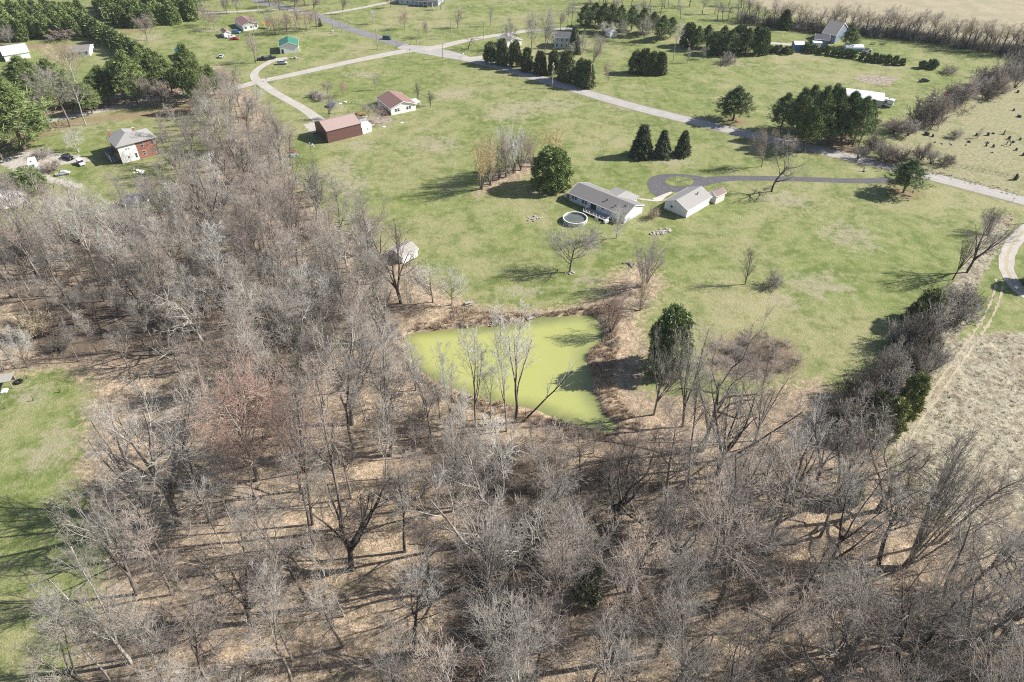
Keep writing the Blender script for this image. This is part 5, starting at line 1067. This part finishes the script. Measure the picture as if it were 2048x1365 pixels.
vehicle('van', 775, 79, -20, TEALP, 'dark minivan driving on the side road before the crossroads')
vehicle('pickup', 137, 318, -32, BLACKP, 'black pickup parked on the dirt drive left of the brick house'); vehicle('suv', 163, 329, -48, WHITEP, 'white jeep-like car parked at the brick house corner')
vehicle('sedan', 127, 350, 200, GREYP, 'pale car under a grey cover below the brown shrub', cover=1); vehicle('pickup', 526, 121, 10, BLACKP, 'left of two black pickups by the green-roofed building'); vehicle('pickup', 541, 119, 20, BLACKP, 'right of two black pickups by the green-roofed building')
vehicle('suv', 565, 129, 6, GREYP, 'silver-green car on the grass beside the cottage drive'); vehicle('sedan', 470, 80, 8, RED, 'red car in front of the little red-roofed shed'); vehicle('suv', 473, 67, -10, BLUEP, 'blue car beside the red-roofed house wall'); vehicle('sedan', 462, 76, 30, WHITEP, 'white car between the red car and the little shed')
vehicle('sedan', 1848, 164, 10, BLACKP, 'black car alone on the grass near the garden plot'); vehicle('sedan', 1870, 203, 15, WHITEP, 'white car half hidden in the overgrown hedge'); vehicle('sedan', 1896, 190, 20, RED, 'faded red car behind the overgrown hedge'); vehicle('suv', 1613, 94, 0, BLACKP, 'dark car parked at the blue garage door')
vehicle('sedan', 443, 115, 100, GREYP, 'pale small vehicle at the end of the grey lane by the pines')
def box_trailer(name, label, cat, u, v, deg, L, w, h, mat, stripe=None):
    x, y = P(u, v); r = empty(name, (x, y, 0), R(deg), label, cat); MB().box((0, 0, .6+h/2), (L, w, h)).build('body', mat, r, .12); MB().box((0, 0, .6+h+.02), (L-.2, w-.2, .06)).build('roof', WHITEP, r)
    MB().box((L*.2, 0, .75+h), (.6, .6, .2)).build('roof_vent', DARKM, r)
    o = MB().box((L/2+.01, 0, .6+h*.62), (.05, w*.62, h*.38)).build('window', GLASS, r); MB().box((0, -w/2-.01, .6+h*.62), (L*.3, .05, h*.3)).build('window', GLASS, r)
    if stripe: MB().box((0, -w/2-.02, .6+h*.32), (L*.96, .03, .25)).build('stripe', stripe, r); MB().box((L/2+.02, 0, .6+h*.22), (.03, w*.9, .25)).build('stripe', stripe, r)
    for sx in (-.5, .5):
        for sy in (-1, 1): MB().tube((sx, sy*(w/2-.25), .38), (sx, sy*(w/2-.02), .38), .38, n=14).build('wheel', RUBBER, r)
    MB().box((L/2+.7, 0, .5), (1.4, .12, .12)).build('hitch', DARKM, r); return r
box_trailer('camper', 'white camper trailer parked on the dirt drive left of the pickup', 'camper', 69, 338, -62, 6.6, 2.4, 2.5, WHITEP, GREYP)
box_trailer('motorhome', 'white motorhome with brown stripe at the end of the long trailer', 'motorhome', 1767, 212, -35, 7.0, 2.4, 2.6, WHITEP, WOODB)

# ------------------------------------------------------------------ poles, wires, signs, mailboxes
POLE = bark('pole_wood', (.30, .27, .23), (.45, .41, .36)); WIRE = simple('power_wire', (.03, .03, .03), .6)
TOPS = {}
def pole(u, v, tv, label, arm=True, trans=False, lamp=False, name='utility_pole', cat='pole', r0=.22):
    x, y = P(u, v); H = max(4, min(top_z(u, v, tv), 14)); r = empty(name, (x, y, 0), 0, label, cat); MB().tube((0, 0, -.3), (0, 0, H), r0, r0*.65, 8).build('pole', POLE, r)
    if arm: MB().box((0, 0, H-.7), (2.0, .1, .12), 1.1).build('crossarm', POLE, r)
    if trans: MB().tube((.35, 0, H-2.4), (.35, 0, H-1.4), .25).build('transformer', GREYP, r)
    if lamp: MB().box((.8, 0, H-.5), (1.5, .08, .08)).build('lamp_arm', GREYP, r); MB().box((1.6, 0, H-.55), (.5, .22, .14)).build('lamp_head', GREYP, r)
    TOPS[(u, v)] = (x, y, H-.55); return r
pole(1104.6,176,125,'utility pole with transformer in the field opposite the arborvitae row', trans=True); pole(1180,178,126,'tall pale pole behind the right end of the arborvitae row'); pole(886,118,87,'pole on the near side of the crossroads', lamp=True)
pole(903,78,38,'pole beside the far verge left of the crooked orchard tree', False); pole(968,77,43,'dark pole right of the crooked orchard tree', False, lamp=True); pole(756,99,57,'pole in the grass below the dark minivan', False); pole(834.5,90,57,'pole just beyond the crossroads', False)
pole(667,63,24,'left of the pole pair beside the side road'); pole(683.5,63,34,'right of the pole pair beside the side road', False); pole(699,55,26,'pole above the side road on the far verge', False); pole(212,51,14,'bright pole with wires in front of the pine plantation'); pole(518,26,-6,'pole by the far path at the top')
pole(1716,296,250,'street lamp pole among the roadside pines', False, lamp=True, name='lamp_pole', cat='lamp'); pole(8,325,296,'short pole at the left edge beside the camper', False); pole(2080,445,395,'roadside pole just beyond the right edge')
def wire(a, b, label, off=0, sag=1.0):
    A, B = np.array(TOPS[a]), np.array(TOPS[b]); t = np.linspace(0, 1, 14)[:, None]; p = A+(B-A)*t; p[:, 2] -= (4*sag*t*(1-t))[:, 0]; p[:, 0] += off
    V, F = tubes(p[None], np.full((1, 14), .022), 4); tag(link('power_line', np_mesh('power_line', V, [F], WIRE)), label, 'power line')
wire((1104.6,176), (1180,178), 'power line from the transformer pole over to the pole behind the arborvitae'); wire((886,118), (1104.6,176), 'long power line following the road past the arborvitae row'); wire((667,63), (683.5,63), 'short power line joining the pole pair by the side road'); wire((886,118), (834.5,90), 'power line crossing the crossroads'); wire((1180,178), (1716,296), 'long power line along the road towards the roadside pines', sag=3)
def signpost(u, v, h, mat, label, w=.5, name='road_sign', cat='sign', diamond=False):
    x, y = P(u, v); r = empty(name, (x, y, 0), R(random.uniform(-30, 30)), label, cat); MB().box((0, 0, h/2), (.07, .07, h)).build('post', GREYP, r)
    MB().add(*( [[(0, -.06, h-w*.8), (w*.8, -.06, h), (0, -.06, h+w*.8), (-w*.8, -.06, h), (0, -.1, h-w*.8), (w*.8, -.1, h), (0, -.1, h+w*.8), (-w*.8, -.1, h)], [(0, 3, 2, 1), (4, 5, 6, 7), (0, 1, 5, 4), (1, 2, 6, 5), (2, 3, 7, 6), (3, 0, 4, 7)]] )).build('sign_plate', mat, r) if diamond else MB().box((0, -.07, h-w/2), (w, .03, w)).build('sign_plate', mat, r)
YEL = simple('yellow_sign_paint', (.70, .42, .03), .5, .05)
signpost(700,56,2.4,YEL,'yellow diamond warning sign by the side road',.55,diamond=True); signpost(820,98,2.3,RED,'small red stop sign at the crossroads mouth',.55); signpost(793.5,93,2.3,GREYP,'small grey sign by the minivan side of the crossroads',.5); signpost(2025,404,1.6,WHITEP,'small white marker sign by the road at the right edge',.45)
def mailbox(u, v, label, mat=DARKM):
    x, y = P(u, v); r = empty('mailbox', (x, y, 0), R(60), label, 'mailbox'); MB().box((0, 0, .5), (.12, .12, 1.0)).build('post', WOODG, r)
    MB().prism([(-.14, 1.0), (.14, 1.0), (.14, 1.2), (.09, 1.32), (-.09, 1.32), (-.14, 1.2)], -.3, .3).build('box', mat, r); MB().box((.1, -.16, 1.25), (.05, .02, .22)).build('flag', RED, r)
mailbox(1761,343,'dark mailbox by the road near the mouth of the black driveway'); mailbox(927,113,'pale mailbox at the white drive by the arborvitae row', WHITEP); mailbox(533,163,'dark mailbox at the fork of the gravel lane'); mailbox(820,104,'mailbox on the near side of the crossroads')
x, y = P(666, 67); r = empty('meter_cabinet', (x, y, 0), .3, 'small white meter cabinet at the foot of the roadside pole pair', 'cabinet'); MB().box((0, 0, .7), (.9, .6, 1.4)).build('body', WHITEP, r, .04); MB().box((0, -.32, .75), (.7, .04, 1.1)).build('door', GREYP, r)
# wire fence of the churchyard
p0, p1 = P(1899, 331), P(2110, 372); n = 18; r = empty('wire_fence', (p0[0], p0[1], 0), 0, 'low wire fence with posts along the churchyard edge', 'fence')
for i in range(n+1):
    t = i/n; MB().box(((p1[0]-p0[0])*t, (p1[1]-p0[1])*t, .6), (.12, .12, 1.25), .4).build('post', WOODG, r)
mb = MB()
for z in (.4, .75, 1.1): mb.tube((0, 0, z), (p1[0]-p0[0], p1[1]-p0[1], z), .02, n=4)
mb.build('fence_wire', DARKM, r)
# gravestones
GS = simple('dark_granite', (.10, .10, .10), .5, .3, 3); GS2 = simple('pale_marble', (.42, .41, .38), .7, .2, 3)
def stone(u, v, kind, label, mat=GS, s=1.0):
    x, y = P(u, v); mb = MB(); w, h, t = .75*s, 1.0*s, .2*s
    if kind == 'tablet': mb.prism_y([(-w/2, 0), (w/2, 0), (w/2, h*.75), (w*.35, h*.93), (0, h), (-w*.35, h*.93), (-w/2, h*.75)], -t/2, t/2); mb.box((0, 0, .06), (w*1.25, t*2, .16))
    elif kind == 'slab': mb.box((0, 0, .5*s), (1.5*s, .35*s, .8*s)); mb.box((0, 0, .08), (1.9*s, .6*s, .2))
    elif kind == 'obelisk': mb.box((0, 0, .15), (.8*s, .8*s, .4)); mb.add([(-.25*s, -.25*s, .3), (.25*s, -.25*s, .3), (.25*s, .25*s, .3), (-.25*s, .25*s, .3), (-.15*s, -.15*s, 2*s), (.15*s, -.15*s, 2*s), (.15*s, .15*s, 2*s), (-.15*s, .15*s, 2*s), (0, 0, 2.25*s)], [(0, 1, 5, 4), (1, 2, 6, 5), (2, 3, 7, 6), (3, 0, 4, 7), (4, 5, 8), (5, 6, 8), (6, 7, 8), (7, 4, 8)])
    elif kind == 'arch':
        o_ = [(.8*cos(pi*i/10), 1.2+.8*sin(pi*i/10)) for i in range(11)]; i_ = [(.5*cos(pi*i/10), 1.2+.5*sin(pi*i/10)) for i in range(11)]
        pr_ = [(.8, 0)]+o_+[(-.8, 0), (-.5, 0)]+i_[::-1]+[(.5, 0)]; V = [(a, -.15, b) for a, b in pr_]+[(a, .15, b) for a, b in pr_]; k = len(pr_)
        o2 = [(.8, 0)]+o_+[(-.8, 0)]; i2 = [(.5, 0)]+i_+[(-.5, 0)]; m = len(o2); V = [(a, q, b) for q in (-.15, .15) for a, b in o2+i2]
        for j in range(m-1): pass
        F = []
        for j in range(m-1): F += [(j, m+j, m+j+1, j+1), (2*m+j, 2*m+j+1, 3*m+j+1, 3*m+j), (j, j+1, 2*m+j+1, 2*m+j), (m+j, 3*m+j, 3*m+j+1, m+j+1)]
        mb.add(V, F)
    o = mb.build('gravestone', mat); o.location = (x, y, 0); o.rotation_euler = (random.uniform(-.05, .05), random.uniform(-.04, .04), R(-62+random.uniform(-8, 8))); tag(o, label, 'gravestone', 'gravestones in the churchyard')
def z9(a, b): return (1800+a/5.46, 100+b/5.46)
for i, (a, b, k, s, lab) in enumerate([(290,930,'slab',1.3,'wide dark gravestone nearest the hedge in the middle row'),(355,950,'tablet',1.1,'upright tablet just right of the wide dark gravestone'),(512,972,'tablet',.6,'small low gravestone alone in the middle of the churchyard'),(750,1010,'slab',.7,'low dark gravestone right of the small low one'),(958,935,'tablet',1.3,'tall dark tablet right of the brush-covered grave'),
        (1018,918,'slab',.6,'small stone right of the tall dark tablet'),(1130,925,'obelisk',.9,'leaning dark obelisk at the top of the middle row'),(1190,975,'tablet',1.3,'dark tablet above the arched monument'),(1310,985,'tablet',1.0,'tablet right of the arched monument'),(1180,1045,'arch',1.0,'arched monument with an open middle'),
        (1232,1012,'slab',.7,'small stone close behind the arched monument'),(960,1020,'slab',.8,'cross-like low stone with white base'),(940,1052,'tablet',.9,'tablet left of a pair below the low stone'),(1018,1062,'tablet',1.1,'tablet right of a pair below the low stone'),(1268,1098,'tablet',1.0,'lone tablet lower right of the arched monument'),(1345,1155,'tablet',1.2,'large tablet at the lower right of the churchyard'),
        (1130,480,'tablet',1.4,'tall stone at the upper left by the hedge'),(1285,468,'tablet',1.2,'tall stone at the top right of the churchyard'),(1240,665,'tablet',1.0,'stone right under the wide tree shade'),(1300,735,'slab',1.0,'low green-tinged slab below the tree shade'),(560,1040,'slab',.5,'tiny pale stone in the lower left churchyard'),
        (458,1030,'slab',.5,'tiny white stone beside the hedge shrubs'),(545,1022,'tablet',.5,'tiny tablet above the tiny pale stone'),(325,1040,'tablet',.7,'small stone half hidden left by the shrubs'),(380,1015,'tablet',.6,'small stone just above the half hidden one'),(720,1045,'tablet',.5,'tiny stone below the low dark gravestone'),(1010,1125,'slab',.5,'flat stone alone in the lower middle'),(832,940,'tablet',1.2,'stone wrapped in thin brush')]):
    stone(*z9(a, b), k, lab, GS2 if ('pale' in lab or 'white' in lab or 'flat' in lab) else GS, s)

# ------------------------------------------------------------------ small things
x, y = P(1054, 628); dk = empty('pond_dock', (x, y, 0), R(28), 'small grey wooden dock sloping into the pond', 'dock')
small_parts(dk, 'planks', WOODG, lambda m: [m.box((0, -2.2+.3*i, -.05-.035*i*0), (2.2, .26, .08)) for i in range(15)])
for q in ((-1, -2), (1, -2), (-1, 1.9), (1, 1.9)): small_parts(dk, 'post', WOODG, lambda m: m.box((q[0], q[1], -.5), (.16, .16, 1.5)))
def picnic(u, v, deg, label, mat=WOODG):
    x, y = P(u, v); r = empty('picnic_table', (x, y, zat(x, y)), R(deg), label, 'picnic table'); MB().box((0, 0, .75), (2.2, .85, .06)).build('table_top', mat, r)
    for s in (-.75, .75): MB().box((0, s, .45), (2.2, .28, .05)).build('bench', mat, r)
    for s in (-.8, .8): MB().tube((s, -.75, 0), (s, .1, .72), .05, n=4).tube((s, .75, 0), (s, -.1, .72), .05, n=4).box((s, 0, .4), (.08, 1.6, .08)).build('leg', mat, r)
picnic(938,610,20,'grey weathered picnic table at the lawn edge near the pond'); picnic(1746,89,5,'left dark picnic table on the far lawn right of the farmhouse pine', DARKM); picnic(1765,90,5,'right dark picnic table on the far lawn right of the farmhouse pine', DARKM); picnic(728,231,30,'reddish picnic table beside the brown-roofed white house', simple('red_cedar', (.30, .12, .07), .8)); picnic(716,229,80,'second reddish table left of the first at the white house', simple('red_cedar', (.30, .12, .07), .8))
x, y = P(664, 213); t = empty('trampoline', (x, y, 0), 0, 'round blue trampoline in the field above the barn', 'trampoline'); small_parts(t, 'mat', DARKM, lambda m: m.lathe([(.01, .86), (1.7, .86)], n=24)); small_parts(t, 'pad', BLUEP, lambda m: m.lathe([(1.7, .84), (2.1, .84), (2.1, .92), (1.7, .92), (1.7, .84)], n=24))
for i in range(6): a = i*pi/3; small_parts(t, 'leg', GREYP, lambda m: m.tube((1.95*cos(a), 1.95*sin(a), 0), (1.95*cos(a), 1.95*sin(a), .85), .04))
for i in range(6): a = i*pi/3+.1; small_parts(t, 'net_pole', BLUEP, lambda m: m.tube((2.0*cos(a), 2.0*sin(a), .9), (2.0*cos(a), 2.0*sin(a), 2.6), .035))
x, y = P(684, 226); r = empty('bird_house', (x, y, 0), .3, 'white bird house on a pole below the trampoline', 'bird house'); MB().tube((0, 0, 0), (0, 0, 3.4), .06).build('pole', GREYP, r); MB().box((0, 0, 3.6), (.7, .7, .5)).build('box', WHITEP, r); MB().prism([(-.5, 3.85), (.5, 3.85), (0, 4.2)], -.45, .45).build('roof', WHITEP, r)
for u, v, tv, lab in ((804,246,219,'thin pale pole on a white base below the white house'), (768,254,236,'short pale pole on a white base near the white hut')):
    x, y = P(u, v); r = empty('lawn_pole', (x, y, 0), 0, lab, 'pole'); MB().tube((0, 0, 0), (0, 0, top_z(u, v, tv)), .05).build('pole', GREYP, r); MB().lathe([(.02, 0), (.7, 0), (.7, .1), (.02, .18)], n=12).build('base', WHITEP, r)
x, y = P(712, 240); o = MB().box((0, 0, .6), (1.9, 1.1, .7)).box((-.2, 0, 1.05), (.8, .9, .5)).build('garden_tractor', RED, None, .08); o.location = (x, y, 0); o.rotation_euler.z = 1; tag(o, 'small red garden tractor by the brown barn corner', 'tractor')
lump('brush_pile', 'pile of rusty scrap at the wood edge left of the brown barn', 'scrap pile', 585, 305, 30, .9, .45, simple('rusty_scrap', (.22, .10, .07), .8, .5), seed=21); lump('tarp_heap', 'blue-grey tarp heap at the wood edge below the scrap pile', 'tarp heap', 584, 313, 9, .9, .7, simple('grey_blue_tarp', (.22, .30, .36), .5, .2), seed=22)
for (u, v, n, s, m, lab) in [(625,292,6,.4,GREYP,'small dark machinery in the shade of the brown barn'),(633,268,5,.4,DARKM,'dark barrels at the far left corner of the brown barn'),(278,345,9,.5,WHITEP,'pale junk pieces below the brick house wall'),(268,338,7,.4,STONE,'stones along the brick house garden'),(160,300,5,.3,STONE,'stones at the foot of the small pale tree'),(940,14,6,.5,STONE,'pale boulder on the lawn by the big blue-grey house'),(1800,75,7,.6,WHITEP,'white debris near the tree line right of the shelter'),(590,118,7,.7,STONE,'pale brush heap right of the silver-green car'),(697,205,5,.3,WHITEP,'white play things in the grass by the trampoline'),(1000,607,0,.3,STONE,'')]:
    if n: lump('yard_heap', lab, 'heap', u, v, n, .9, s, m, seed=33)
x, y = P(1727, 343); o = MB().tube((0, 0, 0), (.2, .3, 1.5), .22, .16).tube((0, 0, .7), (-.6, .2, 1.3), .1, .06).box((.4, -.3, .3), (.9, .5, .5), .4).build('carved_stump', WOODG); o.location = (x, y, 0); tag(o, 'upright stump on the verge left of the driveway mailbox', 'stump')
# lookout hut and tyre at the left edge
x, y = P(12, 772); h = empty('wooden_lean_to', (x, y, 0), R(14), 'small grey wooden lean-to with sloping plank roof at the left edge', 'lean-to'); small_parts(h, 'roof', WOODG, lambda m: [m.box((-1.6+.4*i, 0, 2.3), (.37, 3.2, .08)) for i in range(10)])
for q in ((-1.6, -1.3), (1.8, -1.3), (-1.6, 1.3), (1.8, 1.3)): small_parts(h, 'post', WOODG, lambda m: m.box((q[0], q[1], 1.1), (.14, .14, 2.3)))
small_parts(h, 'back_wall', WOODG, lambda m: m.box((.1, 1.3, 1.3), (3.3, .06, 1.8))); small_parts(h, 'step', WHITEP, lambda m: m.box((.3, -2.0, .15), (1.2, 1.4, .3)))
x, y = P(38, 765); o = MB().lathe([(.45, .05), (.85, .0), (.95, .2), (.85, .42), (.45, .38), (.45, .05)], n=24).build('tractor_tyre', RUBBER); o.location = (x, y, .02); tag(o, 'black tractor tyre lying beside the lean-to', 'tyre')
for i, (u, v) in enumerate([(10,818),(67,802),(120,785),(54,758)]):
    x, y = P(u, v); o = MB().tube((0, 0, -.1), (.15, 0, 1.1), .13, .11, 7).build('fence_post', B_DARK); o.location = (x, y, zat(x, y)); tag(o, f'{ordn[i]} old wooden post from the left along the sunny lawn edge', 'post', 'old posts along the lawn edge')
# fallen trunks
def log(a, b, label, r=.28, mat=None):
    A, B = P(*a), P(*b); o = MB().tube((A[0], A[1], zat(*A)+.3), (B[0], B[1], zat(*B)+.5), r, r*.5, 8).build('fallen_log', mat or B_PALE); tag(o, label, 'log')
log((968,1300), (1012,1262), 'pale fallen trunk in the dark ravine bottom'); log((1205,1080), (1265,1092), 'pale fallen limb in the wood below the pond tip', .2); log((590,1097), (628,1098), 'pale log on the open litter slope', .18); log((1490,1215), (1580,1260), 'thin fallen trunk in the lower right thicket', .2); log((1300,905), (1150,935), 'dark fallen trunk below the pond tip', .25, B_DARK); log((820,1090), (905,1100), 'thin fallen pole across the ravine slope', .12)
# leaning trunk over the pond bank
A = P(1046, 842); g = np.random.default_rng(5); p, rd = grow(g, np.array([[A[0], A[1], zat(*A)]]), np.array([[.62, .10, .8]]), np.array([17.]), np.array([.24]), 9, .05, .0, .3); a_, ra_ = spawn(g, p, rd, 12, .4, .6, .2, .28, lambda t: 1.2-.5*t, 5, .1, .1, .5, .03); c_, rc_ = spawn(g, a_, ra_, 6, .2, .6, .2, .5, one, 3, .1, .05, .6, .02)
r = empty('leaning_tree', (0, 0, 0), 0, 'dark bare tree leaning far right over the pond', 'tree'); V, F = tubes(p, rd, 7); link('trunk', np_mesh('trunk', V, [F], B_DARK), r); V, F = merge([tubes(a_, ra_, 4), tubes(c_, rc_, 3)]); link('crown', np_mesh('crown', V, [F], T_PALE), r)

#HAZE
hz = bpy.data.materials.new('haze_air'); hz.use_nodes = True; ht = hz.node_tree; ht.nodes.remove(ht.nodes['Principled BSDF'])
hv = ht.nodes.new('ShaderNodeVolumePrincipled'); hv.inputs['Color'].default_value = (.80, .86, .95, 1); hv.inputs['Density'].default_value = .00006; ht.links.new(hv.outputs[0], ht.nodes['Material Output'].inputs['Volume'])
ho = MB().box((0, 3000, 55), (9800, 8000, 118)).build('haze', hz); tag(ho, kind='stuff')
